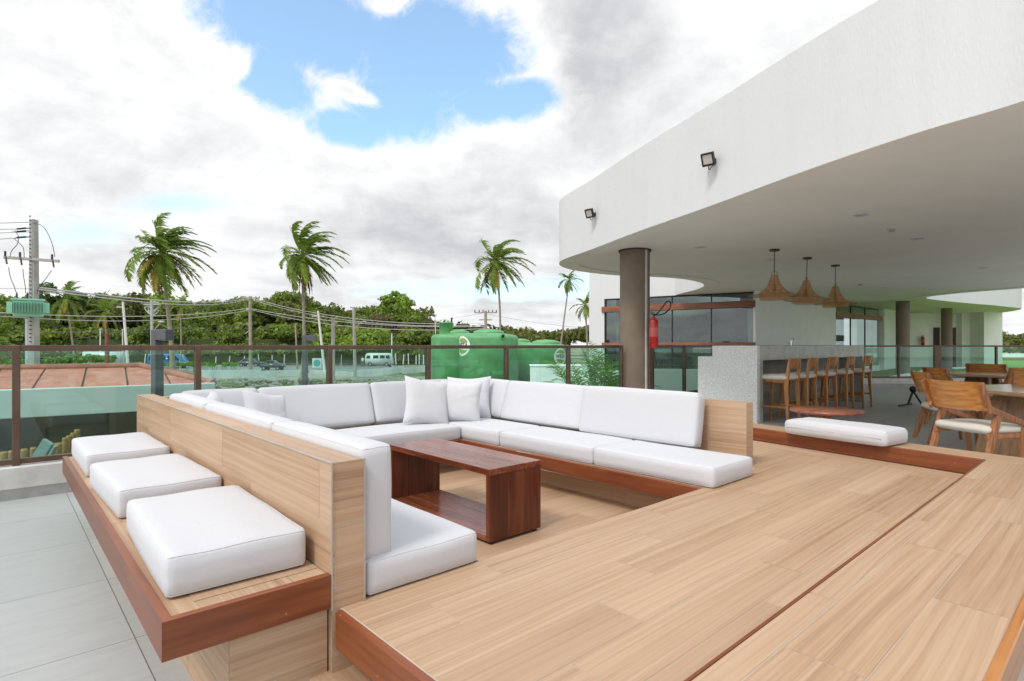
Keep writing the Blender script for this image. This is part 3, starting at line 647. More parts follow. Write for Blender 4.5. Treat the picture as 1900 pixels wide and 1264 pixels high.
# columns
for (x, y, r, z0) in ((2.243, 10.39, .268, 0), (15.4, 22.42, .235, .1), (20.4, 26.7, .22, .1)):
    c_ = MB().lathe([(r, 0), (r, ZC+.02)], 40, (x, y, z0)); o = ob('column', c_, COLM, bld)
    if z0 == 0:
        ob('collar', MB().lathe([(r+.025, ZC-.012), (r+.025, ZC+.02)], 40, (x, y, 0)), plain('collar', (.05, .04, .035), .6), o)
        d = Vector((.55, -.835)); 
        ob('conduit', MB().box(-.016, .016, -.02, .01, .1, ZC, M=Matrix.Translation((x+d.x*r, y+d.y*r, 0)) @ Matrix.Rotation(math.atan2(d.y, d.x)+PI/2, 4, 'Z')), plain('conduit', (.55, .54, .52), .5), o)
# facade, left glazing (faces the camera)
def fpt(s, d=0, z=0): p = FL+FD*s+FN*d; return Vector((p.x, p.y, z))
FLEN = (FR-FL).length; FM = Matrix.Translation((FL.x, FL.y, 0)) @ Matrix.Rotation(math.atan2(FD.y, FD.x), 4, 'Z')   # local x along the glass, -y outwards
FZ = .32
w = MB()
w.box(-.62, 0, 0, .3, -2.5, 4.3); w.box(.0, 3.2, 0, .3, ZC, 4.3); w.box(0, FLEN, -.02, .3, -2.5, FZ); w.box(-.62, -.32, .3, 9, -2.5, 4.3)
w.box(3.2, FLEN, 0, .3, ZC-.0, ZC+.5)
ob('wall', w, WHITE, bld).matrix_local = FM
w = thing('window', None, None); del_ = w; C.objects.unlink(w); bpy.data.objects.remove(w)
NM = 5; step = FLEN/NM
wf = MB().box(0, FLEN, .05, .11, ZC-.05, ZC, b=.004).box(0, .05, .05, .11, FZ, ZC, b=.004)
for k in (1.22, 2.55, 3.88): wf.box(k-.018, k+.018, .06, .10, FZ, ZC-.05)
win = ob('window', wf, BLACK, bld); win.matrix_local = FM
ob('pane', MB().box(.03, FLEN, .075, .085, FZ, ZC-.04), WGLASS, win)
BEAM = wood_solid('facade_beam_wood', (.16, .05, .022), (.25, .085, .04), (.33, .12, .06), .4, axis='X', sv=12)
ob('beam', MB().box(-.08, FLEN, -.06, .05, 2.47, 2.68, b=.006), BEAM, bld).matrix_local = FM
ob('sill_beam', MB().box(-.08, FLEN, -.05, .05, 1.26, 1.345, b=.006), BEAM, bld).matrix_local = FM
# the room behind the glass
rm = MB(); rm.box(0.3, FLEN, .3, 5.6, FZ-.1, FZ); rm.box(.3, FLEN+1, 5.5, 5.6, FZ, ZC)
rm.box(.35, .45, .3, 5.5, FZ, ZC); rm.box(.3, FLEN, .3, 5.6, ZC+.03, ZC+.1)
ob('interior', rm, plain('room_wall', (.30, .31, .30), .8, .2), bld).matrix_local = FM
# wall pier along u, then second glazing along u
PM = Matrix.Translation((FR.x, FR.y, 0)) @ Matrix.Rotation(TH, 4, 'Z')     # local x along u, +y inwards
PL = 6.95
w = MB().prism([(0, 0), (PL, 0), (PL, .35), (.2, .35)], -.1, ZC+.1); w.box(PL, PL+.55, .12, .4, -.1, ZC+.1); w.box(PL+.5, 14.2, .2, .5, -.1, .30); ob('wall', w, WALLW, bld).matrix_local = PM
g0, g1 = PL+.55, 13.35
wf = MB().box(g0, g1, .16, .22, ZC-.05, ZC+.0).box(g0, g0+.05, .16, .22, .3, ZC)
for k in (.33, .66): x = g0+(g1-g0)*k; wf.box(x-.02, x+.02, .16, .21, .3, ZC)
win2 = ob('window', wf, BLACK, bld); win2.matrix_local = PM
ob('pane', MB().box(g0, g1, .18, .19, .3, ZC-.04), WGLASS, win2)
ob('beam', MB().box(g0-.02, g1+.3, .08, .16, 2.42, 2.62, b=.006), BEAM, bld).matrix_local = PM
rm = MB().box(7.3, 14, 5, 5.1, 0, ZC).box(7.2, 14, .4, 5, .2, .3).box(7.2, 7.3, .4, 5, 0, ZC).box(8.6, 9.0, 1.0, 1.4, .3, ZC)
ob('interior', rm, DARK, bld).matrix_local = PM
ob('counter_front', MB().box(7.4, 13.2, 1.6, 2.0, 1.45, 1.75), WALLW, bld).matrix_local = PM
# far corner: taupe panel, white wall with two doors, bright end pier
E0 = Vector((FR.x+UX*13.6, FR.y+UY*13.6)); E1 = Vector((21.35, 30.6))
d_ = (E1-E0); an = math.atan2(d_.y, d_.x)
ob('wall', MB().box(0, d_.length*.55, 0, .3, -.1, ZC+.1, M=Matrix.Translation((E0.x, E0.y, 0)) @ Matrix.Rotation(an, 4, 'Z')), WALLW, bld)
ob('wall_panel', MB().box(d_.length*.55, d_.length, -.05, .3, -.1, ZC+.1, M=Matrix.Translation((E0.x, E0.y, 0)) @ Matrix.Rotation(an, 4, 'Z')), plain('taupe_panel', (.16, .125, .085), .7), bld)
w = MB().box(21.3, 22.3, 30.6, 30.9, -.1, ZC+.1).box(22.3, 22.42, 30.6, 31.8, -.1, ZC+.1).box(22.3, 26.4, 31.8, 32, -.1, ZC+.1).box(24.12, 24.56, 30.5, 30.9, -.1, ZC+.1)
w.box(24.56, 25.52, 29.6, 30.6, -.1, ZC+.1); ob('wall', w, WALLW, bld)
DOORW = plain('dark_red_door', (.07, .016, .012), .5, .2, 4)
for (x0, x1) in ((23.55, 23.88), (24.45, 25.1)):
    d = ob('door', MB().box(x0, x1, 31.74, 31.79, 0, 2.25, b=.008), DOORW, bld); ob('handle', MB().box(x0+.06, x0+.09, 31.69, 31.74, 1.0, 1.15), STEEL, d)
# ceiling fittings
def fit(px, py): 
    q = (ZC+.018-H)*1055.56/(641-py); p = at(px, py, q); return p.x, p.y
for i, (px, py, lab) in enumerate([(1598, 399, 'square recessed downlight nearest the roof edge'), (1703, 443, 'square recessed downlight right of the smoke detector'), (1299, 459, 'square recessed downlight above the round column'), (1823, 497, 'square recessed downlight far right on the ceiling'), (1432, 482, 'square recessed downlight behind the first hanging lamp'), (1640, 534, 'square recessed downlight near the rear glazing')]):
    x, y = fit(px, py); o = thing('downlight', lab, 'ceiling light', (x, y, ZC+.018), TH, 'recessed ceiling downlights')
    ob('frame', MB().box(-.085, .085, -.085, -.062, -.006, .0).box(-.085, .085, .062, .085, -.006, .0).box(-.085, -.062, -.062, .062, -.006, .0).box(.062, .085, -.062, .062, -.006, .0), PIPE, o)
    ob('lens', MB().box(-.062, .062, -.062, .062, -.003, .0), plain('lens', (.5, .5, .48), .4), o)
for px, py, lab in ((1655, 424, 'round white smoke detector on the ceiling, nearest the roof edge'), (1596, 527, 'small smoke detector on the ceiling behind the hanging lamps')):
    x, y = fit(px, py); o = thing('smoke_detector', lab, 'smoke detector', (x, y, ZC+.018), 0, 'ceiling smoke detectors')
    ob('base', MB().lathe([(0, -.014), (.06, -.014), (.065, 0)], 20), PIPE, o); ob('head', MB().lathe([(0, -.05), (.03, -.048), (.042, -.03), (.045, -.014)], 20), plain('detector', (.35, .38, .36), .5), o)
# floodlights on the fascia
def flood(px, py, zc, seed, lab, sgn=1):
    # nearest fascia point along the view ray
    best = None
    for i in range(len(edgeA)-1):
        a, b_ = Vector(edgeA[i]), Vector(edgeA[i+1])
        for k in range(6):
            p = a.lerp(b_, k/6)
            if p.y > 1 and p.y < 11.6:
                e = abs(p.x/p.y-(px-950)/1055.56)
                if best is None or e < best[0]: best = (e, p, (b_-a).normalized())
    _, p, tg = best; nrm = Vector((tg.y, -tg.x)); 
    if nrm.x > 0: nrm = -nrm
    z_ = H-(py-641)/1055.56*p.y
    o = thing('floodlight', lab, 'floodlight', (p.x, p.y, z_), math.atan2(nrm.y, nrm.x), 'floodlights on the roof edge')   # local +x = outwards
    ob('wall_bracket', MB().box(0, .02, -.035, .035, -.03, .03, b=.004).tube([(.02, 0, 0), (.06, 0, .0), (.08, 0, -.02)], .012, 8), BLACK, o)
    T = Matrix.Translation((.13, .045, .0)) @ Matrix.Rotation(R(28), 4, 'Y') @ Matrix.Rotation(R(28), 4, 'Z') @ Matrix.Rotation(R(-14), 4, 'X')
    fr = MB(); 
    for q in ((-.075, .075, .058, .078), (-.075, .075, -.078, -.052)): fr.box(-.02, .022, q[0], q[1], q[2], q[3], b=.003, M=T)
    for q in ((-.075, -.058), (.058, .075)): fr.box(-.02, .022, q[0], q[1], -.052, .058, M=T)
    fr.box(-.028, -.02, -.075, .075, -.078, .078, M=T)
    for k in range(6): fr.box(-.045, -.028, -.06+.024*k-.003, -.06+.024*k+.003, -.06, .06, M=T)
    ob('housing', fr, BLACK, o); ob('lens', MB().box(.004, .012, -.058, .058, -.052, .058, M=T), plain('led_lens', (.62, .56, .52), .2), o)
    ob('sensor', MB().lathe([(0, .06), (.022, .05), (.032, .02), (.030, -.02), (.018, -.05), (0, -.055)], 14, (.09, -.045, .03)), plain('sensor_grey', (.04, .045, .045), .4), o)
    ob('cable', MB().tube([(.12, .045, -.07), (.10, .02, -.11), (.06, -.01, -.10), (.02, -.01, -.04)], .006, 6), BLACK, o)
flood(1327, 300, 0, 1, 'black square floodlight high on the white roof edge, nearer and larger one')
flood(1105, 398, 0, 2, 'small black floodlight near the rounded tip of the white roof edge')
# ================================================================== bar
bar = thing('bar_counter', 'grey granite and concrete bar counter with a stepped side panel', 'bar', LOC, TH)
# panel with the step in its outline
pp = [(2.20, 0), (3.24, 0), (3.24, 1.06), (2.97, 1.06), (2.97, 1.245), (2.20, 1.245)]
pm = MB(); A_ = [(8.65, a, b_) for a, b_ in pp]; B_ = [(8.75, a, b_) for a, b_ in pp]
pm.add(A_+B_, [(0, 4, 3), ], mi=0)
pm = MB().box(8.65, 8.75, 2.20, 2.97, 0, 1.245, b=.003).box(8.652, 8.75, 2.97, 3.24, 0, 1.06, b=.003)
ob('side_panel', pm, STONE, bar)
ob('counter_top', MB().box(8.751, 13.9, 2.20, 2.85, 1.205, 1.245, b=.003).box(8.751, 13.9, 2.20, 2.24, 1.005, 1.204, b=.002), CONC, bar)
ob('leg_slab', MB().box(8.751, 8.86, 2.201, 2.85, 0, 1.005, b=.002), CONC, bar); ob('leg_slab', MB().box(13.8, 13.9, 2.201, 2.85, 0, 1.005, b=.002), CONC, bar)
SLAT = wood_solid('grey_slat_wood', (.16, .15, .13), (.22, .20, .175), (.28, .255, .22), .6, axis='X', sv=9)
ob('back_panel', MB().box(8.86, 13.8, 2.62, 2.7, 0, 1.0), SLAT, bar)
ob('back_counter', MB().box(8.76, 13.9, 2.86, 3.24, .98, 1.06, b=.003).box(8.76, 13.9, 3.15, 3.23, 0, .98), STONE, bar)
tp = thing('tap', 'small curved steel tap on the bar counter', 'tap', W(11.35, 2.75, 1.245), TH)
ob('spout', MB().tube([(0, 0, 0), (0, 0, .10)]+[(.07-.07*math.cos(a), 0, .10+.06*math.sin(a)) for a in np.linspace(.3, 2.9, 8)], .012, 10), STEEL, tp)
ob('handle', MB().tube([(0, .03, .04), (0, .09, .07)], .008, 8), STEEL, tp)
# ---- bar stools
def leg(mb, p0, p1, w0, w1, d0=None, d1=None, b=.005):
    """square tapered leg between two points"""
    p0, p1 = Vector(p0), Vector(p1); d = (p1-p0).normalized(); X = Vector((1, 0, 0)); X = (X-d*X.dot(d)).normalized(); Y = d.cross(X)
    d0 = d0 or w0; d1 = d1 or w1; vs = []
    for p, w_, e in ((p0, w0, d0), (p1, w1, d1)):
        for a, b_ in ((-1, -1), (1, -1), (1, 1), (-1, 1)): vs.append(p+X*a*w_/2+Y*b_*e/2)
    bm = bmesh.new(); V = [bm.verts.new(q) for q in vs]
    for f in ((3, 2, 1, 0), (4, 5, 6, 7), (0, 1, 5, 4), (1, 2, 6, 5), (2, 3, 7, 6), (3, 0, 4, 7)): bm.faces.new([V[i] for i in f])
    bmesh.ops.bevel(bm, geom=bm.edges[:], offset=b, segments=1, affect='EDGES'); bm.verts.index_update()
    mb.add([q.co.copy() for q in bm.verts], [[q.index for q in f.verts] for f in bm.faces], rnd=random.random()); bm.free(); return mb
def curved_panel(w, z0, z1, bow, th, lean, n=10, tz=0):
    """upright panel across x, bowed backwards (-y), leaning back"""
    mb = MB(); g_ = []
    for k in range(n+1):
        a = k/n*2-1
        for (t_, z_) in ((0, z0+tz*(1-a*a)*0), (0, z1), (th, z1), (th, z0)):
            g_.append((a*w/2, -bow*(1-a*a)+t_-lean*(z_-z0)/(z1-z0), z_))
    fs = []
    for k in range(n):
        for q in range(4): fs.append((k*4+q, (k+1)*4+q, (k+1)*4+(q+1) % 4, k*4+(q+1) % 4))
    fs += [(0, 1, 2, 3), tuple(n*4+q for q in (3, 2, 1, 0))]
    return mb.add(g_, fs, rnd=.5)
def make_stool(lab):
    t_ = thing('bar_stool', lab, 'bar stool', (0, 0, 0), 0, 'bar stools along the counter')   # faces +y
    for sx in (-1, 1):
        m_ = MB(); leg(m_, (sx*.215, -.235, 0), (sx*.20, -.20, .62), .036, .05, .036, .06); leg(m_, (sx*.20, -.20, .60), (sx*.19, -.255, 1.04), .05, .034, .06, .034); ob('rear_leg', m_, STOOLW, t_)
        ob('front_leg', leg(MB(), (sx*.20, .23, 0), (sx*.18, .18, .70), .034, .044), STOOLW, t_)
        ob('side_rail', leg(MB(), (sx*.195, -.19, .675), (sx*.18, .18, .70), .03, .03, .055, .055), STOOLW, t_)
        ob('stretcher', leg(MB(), (sx*.21, -.22, .27), (sx*.193, .21, .27), .022, .022, .035, .035), STOOLW, t_)
    ob('stretcher', leg(MB(), (-.19, .212, .27), (.19, .212, .27), .02, .02, .04, .04), STOOLW, t_)
    ob('stretcher', leg(MB(), (-.19, -.205, .52), (.19, -.205, .52), .02, .02, .035, .035), plain('foot_rail', (.42, .36, .3), .4), t_)
    sm, _ = cushion(.45, .46, .07, r=.03, puff=.012, nx=10, ny=10, nz=3, wob=0); o = ob('seat', sm, SEATF, t_, loc=(0, -.0, .705))
    ob('backrest', curved_panel(.385, .885, 1.045, .05, .018, .035), STOOLW, t_, loc=(0, -.228, 0))
    return t_
SL = ['bar stool nearest the granite side panel', 'second bar stool from the granite panel', 'middle one of the five bar stools', 'fourth bar stool, next to the last one', 'bar stool at the far end of the counter']
st0 = None
for i, u in enumerate((9.05, 9.72, 10.65, 11.58, 12.62)):
    p = W(u, 2.03 if i == 0 else 2.0, 0)
    if i == 0: st0 = make_stool(SL[0]); st0.location = p; st0.rotation_euler = (0, 0, TH+R(-1))
    else: dup(st0, p, TH+R((0, 2, -2, 3, -3)[i]), SL[i])
# ---- pendant lamps
WICK = wicker()
def make_lamp(lab):
    t_ = thing('pendant_lamp', lab, 'pendant lamp', (0, 0, 0), 0, 'woven lamps over the bar')
    ob('ceiling_rose', MB().lathe([(0, 0), (.085, 0), (.085, -.03), (0, -.032)], 24), plain('rose_brown', (.09, .055, .03), .5), t_)
    ob('cord', MB().tube([(0, 0, -.03), (0, 0, -.62)], .008, 6), plain('cord_brown', (.10, .065, .04), .7), t_)
    prof = [(.055, -.46), (.075, -.53), (.10, -.60), (.135, -.67), (.185, -.735), (.255, -.785), (.335, -.815), (.405, -.835)]
    o = ob('shade', MB().lathe(prof, 48), WICK, t_)
    ob('rim', MB().tube([(.405*math.cos(a), .405*math.sin(a), -.836) for a in np.linspace(0, 2*PI, 41)], .007, 6, cap=False), WOODL, o)
    ob('skirt', MB().lathe([(.245, -.80), (.25, -.85), (.25, -.915)], 48), WICK, t_)
    ob('wire_loop', MB().tube([(-.055, 0, -.47), (-.045, 0, -.41), (0, 0, -.385), (.045, 0, -.41), (.055, 0, -.47)], .005, 6), WOODL, t_)
    ob('bulb', MB().lathe([(0, -.62), (.022, -.625), (.024, -.68), (.036, -.72), (.03, -.755), (0, -.765)], 16), plain('bulb_amber', (.16, .08, .02), .1), t_)
    return t_
WOODL = plain('rattan', (.36, .19, .075), .6)
lm = None
for i, (px, py, lab) in enumerate([(1437, 463, 'woven cone lamp hanging nearest, left of the three'), (1498, 478, 'tilted woven cone lamp, the middle of the three'), (1550, 492, 'woven cone lamp hanging farthest back, right of the three')]):
    q = (ZC+.018-H)*1055.56/(641-py); p = at(px, py, q); p.z = ZC+.018
    if i == 0: lm = make_lamp(lab); lm.location = p
    else: dup(lm, p, (0, R(5) if i == 1 else 0, i*.7), lab)
# ---- fire extinguishers
def extinguisher(p, rz, lab, s=1, hose=True):
    t_ = thing('fire_extinguisher', lab, 'fire extinguisher', p, rz, 'fire extinguishers'); t_.scale = (s,)*3
    ob('cylinder', MB().lathe([(0, 0), (.07, 0), (.078, .012), (.078, .46), (.06, .51), (.026, .535), (.024, .56)], 24), RED, t_)
    ob('label', MB().lathe([(.0785, .20), (.0785, .36)], 24), plain('ext_label', (.45, .10, .09), .4), t_)
    ob('valve', MB().cyl((0, 0, .555), (0, 0, .60), .018).box(-.05, .03, -.012, .012, .59, .605).box(-.06, .02, -.01, .01, .615, .628), BLACK, t_)
    ob('hose', MB().tube(catmull([(.0, 0, .575), (.05, 0, .60), (.14, 0, .70), (.21, 0, .80), (.26, 0, .83), (.30, 0, .78), (.28, 0, .70), (.2, 0, .62), (.10, 0, .585), (.02, 0, .59)] if hose else [(0, 0, .57), (-.06, 0, .58), (-.11, 0, .5), (-.12, 0, .3)], 4), .011, 8), BLACK, t_)
    return t_
ye = 10.05; p = at(1211, 646, ye)
ex = extinguisher((p.x+.02, ye, p.z), 0, 'red fire extinguisher with looped black hose beside the thick round column', 1.0)
extinguisher((22.0, 30.45, 1.2), 0, 'small distant red fire extinguisher on the far white wall', .95, False)
# ---- round red table
rt = thing('side_table', 'round reddish wooden table behind the ledge, in front of the bar stools', 'table', (3.93, 7.12, 0))
ob('table_top', MB().lathe([(0, .408), (.36, .408), (.405, .415), (.415, .432), (.405, .452), (0, .456)], 48), REDTOP, rt)
ob('pedestal', MB().lathe([(.20, .408), (.18, .38), (.05, .36), (.045, .06), (.2, .03), (.22, 0)], 24), REDTOP, rt)
# ---- dining chairs
def make_chair(lab):
    t_ = thing('dining_chair', lab, 'chair', (0, 0, 0), 0, 'wooden dining chairs')      # faces +y
    for sx in (-1, 1):
        ob('rear_leg', leg(MB(), (sx*.285, -.20, 0), (sx*.275, -.01, .625), .042, .05, .05, .06), TEAK, t_)
        ob('front_leg', leg(MB(), (sx*.255, .315, 0), (sx*.265, .26, .47), .036, .045), TEAK, t_)
        ob('arm_brace', leg(MB(), (sx*.285, -.17, .665), (sx*.275, .37, .475), .04, .034, .062, .045), TEAK, t_)
        ob('stile', leg(MB(), (sx*.29, -.125, .615), (sx*.30, -.235, .90), .042, .03, .055, .045), TEAK, t_)
        ob('side_rail', leg(MB(), (sx*.262, -.13, .39), (sx*.262, .27, .40), .03, .03, .05, .05), TEAK, t_)
    ob('rear_rail', leg(MB(), (-.275, -.088, .395), (.275, -.088, .395), .028, .028, .06, .06), TEAK, t_)
    ob('front_rail', leg(MB(), (-.25, .275, .40), (.25, .275, .40), .028, .028, .05, .05), TEAK, t_)
    sm, _ = cushion(.545, .47, .07, r=.032, puff=.022, nx=12, ny=12, nz=3, wob=0); ob('seat', sm, SEATF, t_, loc=(0, .10, .415))
    bp = curved_panel(.575, .63, .905, .075, .018, .09, 14); o = ob('backrest', bp, TEAKX, t_, loc=(0, -.125, 0))
    return t_
TEAKX = wood_solid('chair_back_wood_x', (.40, .145, .032), (.55, .225, .052), (.66, .30, .085), .30, coat=.35, sv=30, axis='X')
cr = lambda f: R(f-90)
ch = make_chair('wooden dining chair nearest the ledge, its broad orange-brown back to us'); ch.location = (4.53, 5.62, 0); ch.rotation_euler = (0, 0, cr(11))
for x, y, f, lab in [(5.58, 7.42, -20, 'wooden dining chair just behind the nearest one, light gleaming on its back'),
                     (6.75, 8.75, -8, 'wooden dining chair with its back showing above the far side of the first table'),
                     (7.95, 9.05, 100, 'wooden dining chair with a wide dark brown back at the right picture edge'),
                     (6.45, 6.95, 215, 'wooden dining chair across the first table, its pale back facing us'),
                     (9.05, 10.75, 30, 'tiny wooden chair back seen farthest away by the lawn railing'),
                     (8.9, 8.6, 190, 'wooden dining chair with white seat under the second table')]:
    dup(ch, (x, y, 0), cr(f), lab)
def dtable(x, y, rz, lab, L=1.3, Wd=1.25):
    t_ = thing('dining_table', lab, 'table', (x, y, 0), rz, 'wooden dining tables')
    ob('table_top', MB().box(-L/2, L/2, -Wd/2, Wd/2, .722, .765, b=.014), wood_solid('dining_top', (.36, .22, .12), (.46, .30, .17), (.54, .37, .22), .18, coat=.6, axis='X', sv=10), t_)
    for s_ in (-1, 1):
        ob('trestle_leg', leg(MB(), (s_*.30, -.2*s_*0, 0), (s_*.12, 0, .722), .09, .09, .55, .35), wood_solid('trestle_wood', (.22, .11, .05), (.32, .17, .08), (.40, .23, .11), .35, axis='Z', sv=18), t_)
    return t_
dtable(5.72, 6.38, R(11), 'wooden dining table with sheen on top behind the nearest chair')
dtable(8.2, 9.9, R(20), 'second wooden dining table farther back toward the lawn')
bg = thing('floor_stand', 'small black folded tripod lying on the terrace floor beside the chairs', 'tripod', (8.1, 11.6, 0), R(20))
ob('leg', MB().tube([(-.3, 0, .03), (.1, .02, .05)], .02, 8), BLACK, bg); ob('leg', MB().tube([(.0, .03, .03), (.12, .0, .34)], .022, 8), BLACK, bg); ob('leg', MB().tube([(.25, -.1, .02), (.10, .0, .33)], .02, 8), BLACK, bg)
ob('head', MB().lathe([(0, .42), (.04, .41), (.07, .36), (.05, .30), (0, .29)], 14, (.11, 0, 0)), BLACK, bg)
# ---- chair seen through the facade glass
ic = thing('tub_chair', 'pale rounded tub chair with wooden legs behind the facade glass', 'chair', tuple(fpt(1.9, -1.0, FZ)), R(30))
ob('shell', MB().lathe([(.05, .42), (.26, .44), (.30, .60), (.31, .78), (.285, .78), (.27, .62), (.23, .48), (.0, .47)], 24), SEATF, ic)
for a in range(4): ob('leg', MB().cyl((.26*math.cos(a*PI/2+.8), .26*math.sin(a*PI/2+.8), 0), (.12*math.cos(a*PI/2+.8), .12*math.sin(a*PI/2+.8), .44), .014, .02), WOODL, ic)
# ---- lawn and its edging
def grass_mat():
    m, t, p, o = M_('lawn_grass'); tc = t.new('ShaderNodeTexCoord').outputs['Object']
    n = t.noise(tc, 1.2, 8, .7); t.put(p.inputs['Base Color'], t.ramp(n, [(.3, (.085, .17, .024)), (.55, (.14, .25, .036)), (.75, (.19, .30, .055))])); p.inputs['Roughness'].default_value = .9
    b = t.new('ShaderNodeBump'); b.inputs['Strength'].default_value = .6; t.put(b.inputs['Height'], t.noise(tc, 30, 4)); t.l.new(b.outputs[0], p.inputs['Normal']); return m
LAWN = grass_mat()
gl = MB().prism([(10.6, 17.3), (60, 17.3), (60, 44), (26.5, 44), (26, 30), (21, 30.2), (17, 26.2), (12.0, 21.6)], -.3, .10)
tag(struct('lawn', gl, LAWN))
gb = MB()
for k in range(7000):
    x = rng.uniform(11.5, 25); y = 17.4+12*rng.random()**1.6
    if y > 30 or (y-17.3) > (x-10.6)*1.0: continue
    a = rng.uniform(0, 6.28); h_ = rng.uniform(.03, .08); dx, dy = math.cos(a)*.012, math.sin(a)*.012; lx, ly = rng.normal(0, .025, 2)
    gb.add([(x-dx, y-dy, .1), (x+dx, y+dy, .1), (x+lx, y+ly, .1+h_)], [(0, 1, 2)])
tag(ob('grass', gb, leaf('grass_blades', (.065, .13, .018), (.12, .21, .03), (.18, .28, .06), .3)), 'short bright green grass of the lawn beyond the railing', 'grass', kind='stuff')
ed = MB(); pts = catmull([(10.8, 18.0), (12.6, 19.2), (14.6, 21.2), (17, 23.6), (20, 27), (24.6, 29.3)], 6)
for a, b_ in zip(pts[:-1], pts[1:]):
    a, b_ = Vector((*a, 0)), Vector((*b_, 0)); d = (b_-a).normalized(); n_ = Vector((-d.y, d.x, 0))*.12
    ed.add([a-n_, b_-n_, b_+n_, a+n_]+[q+Vector((0, 0, .17)) for q in (a-n_, b_-n_, b_+n_, a+n_)], [(4, 5, 6, 7), (0, 1, 5, 4), (2, 3, 7, 6)])
tag(ob('lawn_edging', ed, WALLW), 'curved white edging strip across the lawn', 'edging')
wt = thing('garden_table', 'round white garden table on the lawn behind the railing', 'table', (15.0, 18.9, .1))
ob('table_top', MB().lathe([(0, .07), (.5, .07), (.52, .085), (.5, .10), (0, .10)], 32), WHITE, wt); ob('foot', MB().lathe([(.2, 0), (.16, .07)], 20), WHITE, wt)
lw = thing('garden_wall', 'low white boundary wall beyond the lawn at the right edge', 'wall', (0, 0, 0))
ob('wall', MB().box(26.5, 70, 44, 44.3, -.3, .62), WALLW, lw); ob('base_band', MB().box(26.5, 70, 43.9, 44.0, -.3, .32), plain('earth_band', (.28, .22, .17), .8), lw)
# ================================================================== surroundings, 2.5 m below the terrace
GZ = -2.5
def gp(px, Y, z=GZ): return Vector(((px-950)/1055.56*Y, Y, z))
def ground_mat():
    m, t, p, o = M_('waste_ground'); tc = t.new('ShaderNodeTexCoord').outputs['Object']
    a = t.noise(tc, .07, 6, .65); b_ = t.noise(tc, .9, 6, .7)
    sand = t.mix(b_, (.27, .25, .20, 1), (.40, .37, .31, 1)); gr = t.mix(b_, (.06, .10, .02, 1), (.13, .17, .045, 1))
    t.put(p.inputs['Base Color'], t.mix(t.smooth(t.m('ADD', a, t.m('MULTIPLY', t.m('SUBTRACT', b_, .5), .4)), .47, .56), sand, gr)); p.inputs['Roughness'].default_value = .95
    bb = t.new('ShaderNodeBump'); bb.inputs['Strength'].default_value = .8; bb.inputs['Distance'].default_value = .3; t.put(bb.inputs['Height'], b_); t.l.new(bb.outputs[0], p.inputs['Normal']); return m
g = MB(); NX, NY = 60, 70; vs = []; fs = []
for j in range(NY+1):
    for i in range(NX+1):
        x = -600+1200*i/NX; yy = -150+ (j/NY)**1.5*1500; vs.append((x, yy, GZ))
for j in range(NY):
    for i in range(NX): q = j*(NX+1)+i; fs.append((q, q+1, q+NX+2, q+NX+1))
g.add(vs, fs); struct('ground', g, ground_mat())
ASPH = plain('asphalt_road', (.20, .205, .20), .8, .15, .3)
struct('road', MB().box(-220, 60, 84, 103, GZ-.1, GZ+.03), ASPH)
struct('verge', MB().box(-220, 60, 76, 82.5, GZ-.1, GZ+.02), plain('grass_verge', (.12, .17, .05), .9, .4, .5))
struct('yard', MB().box(-10, 30, 20, 27, GZ-.1, GZ+.025), plain('yard_earth', (.30, .27, .22), .9, .3, .6))
# ---- foliage
def lobes(mb, c, rx, rz_, nl, nleaf, size, rg, flat=.8, shell=.5):
    """leaf cards spread over clustered lobes"""
    cs = []
    for k in range(nl):
        a = rg.uniform(0, 2*PI); e = rg.uniform(-.25, 1)**1.0; rad = math.sqrt(rg.random())*.72
        cs.append((c[0]+rx*rad*math.cos(a), c[1]+rx*rad*math.sin(a), c[2]+rz_*(.75*math.sqrt(max(0, 1-rad*rad))*rg.uniform(.35, 1)-.1*rg.random()), rx*rg.uniform(.24, .42)))
    V, F, RN = [], [], []
    k = np.array([rg.integers(0, nl) for _ in range(nleaf)]); cs = np.array(cs)
    d = rg.normal(size=(nleaf, 3)); d[:, 2] = np.abs(d[:, 2])*.9-.25*rg.random(nleaf); d /= np.linalg.norm(d, axis=1)[:, None]
    rr = cs[k, 3]*(shell+(1-shell)*rg.random(nleaf)**.5)*rg.uniform(.85, 1.12, nleaf)
    P = cs[k, :3]+d*rr[:, None]*np.array([1, 1, flat])
    nrm = d+rg.normal(size=(nleaf, 3))*.55; nrm /= np.linalg.norm(nrm, axis=1)[:, None]
    ref = rg.normal(size=(nleaf, 3)); t1 = np.cross(nrm, ref); t1 /= np.linalg.norm(t1, axis=1)[:, None]; t2 = np.cross(nrm, t1)
    s1 = size*rg.uniform(.5, 1.3, nleaf)[:, None]; s2 = s1*rg.uniform(.4, .8, nleaf)[:, None]
    q = np.stack([P-t1*s1, P+t2*s2*.9+nrm*s1*.12, P+t1*s1, P-t2*s2*.9-nrm*s1*.1], 1).reshape(-1, 3)
    o = len(mb.v); mb.v += [tuple(p) for p in q.tolist()]
    tone = rg.uniform(-.14, .14, nl)+rg.uniform(-.22, .2)
    for i in range(nleaf):
        mb.f.append([o+4*i, o+4*i+1, o+4*i+2, o+4*i+3]); mb.uv.append(None); mb.mi.append(0); mb.sm.append(False); mb.rn.append(float(min(1, max(0, rg.random()*.7+.15+tone[k[i]]))))
    return mb
LF = leaf('forest_leaves', (.065, .115, .018), (.155, .225, .034), (.29, .37, .065))
LFB = leaf('bright_leaves', (.09, .17, .016), (.19, .30, .03), (.30, .42, .06)); LFD = leaf('dark_leaves', (.03, .06, .018), (.06, .11, .03), (.11, .18, .05))
LFR = leaf('dry_leaves', (.09, .075, .035), (.15, .125, .06), (.22, .19, .10)); LFH = leaf('hedge_leaves', (.08, .19, .02), (.16, .33, .035), (.26, .45, .07))
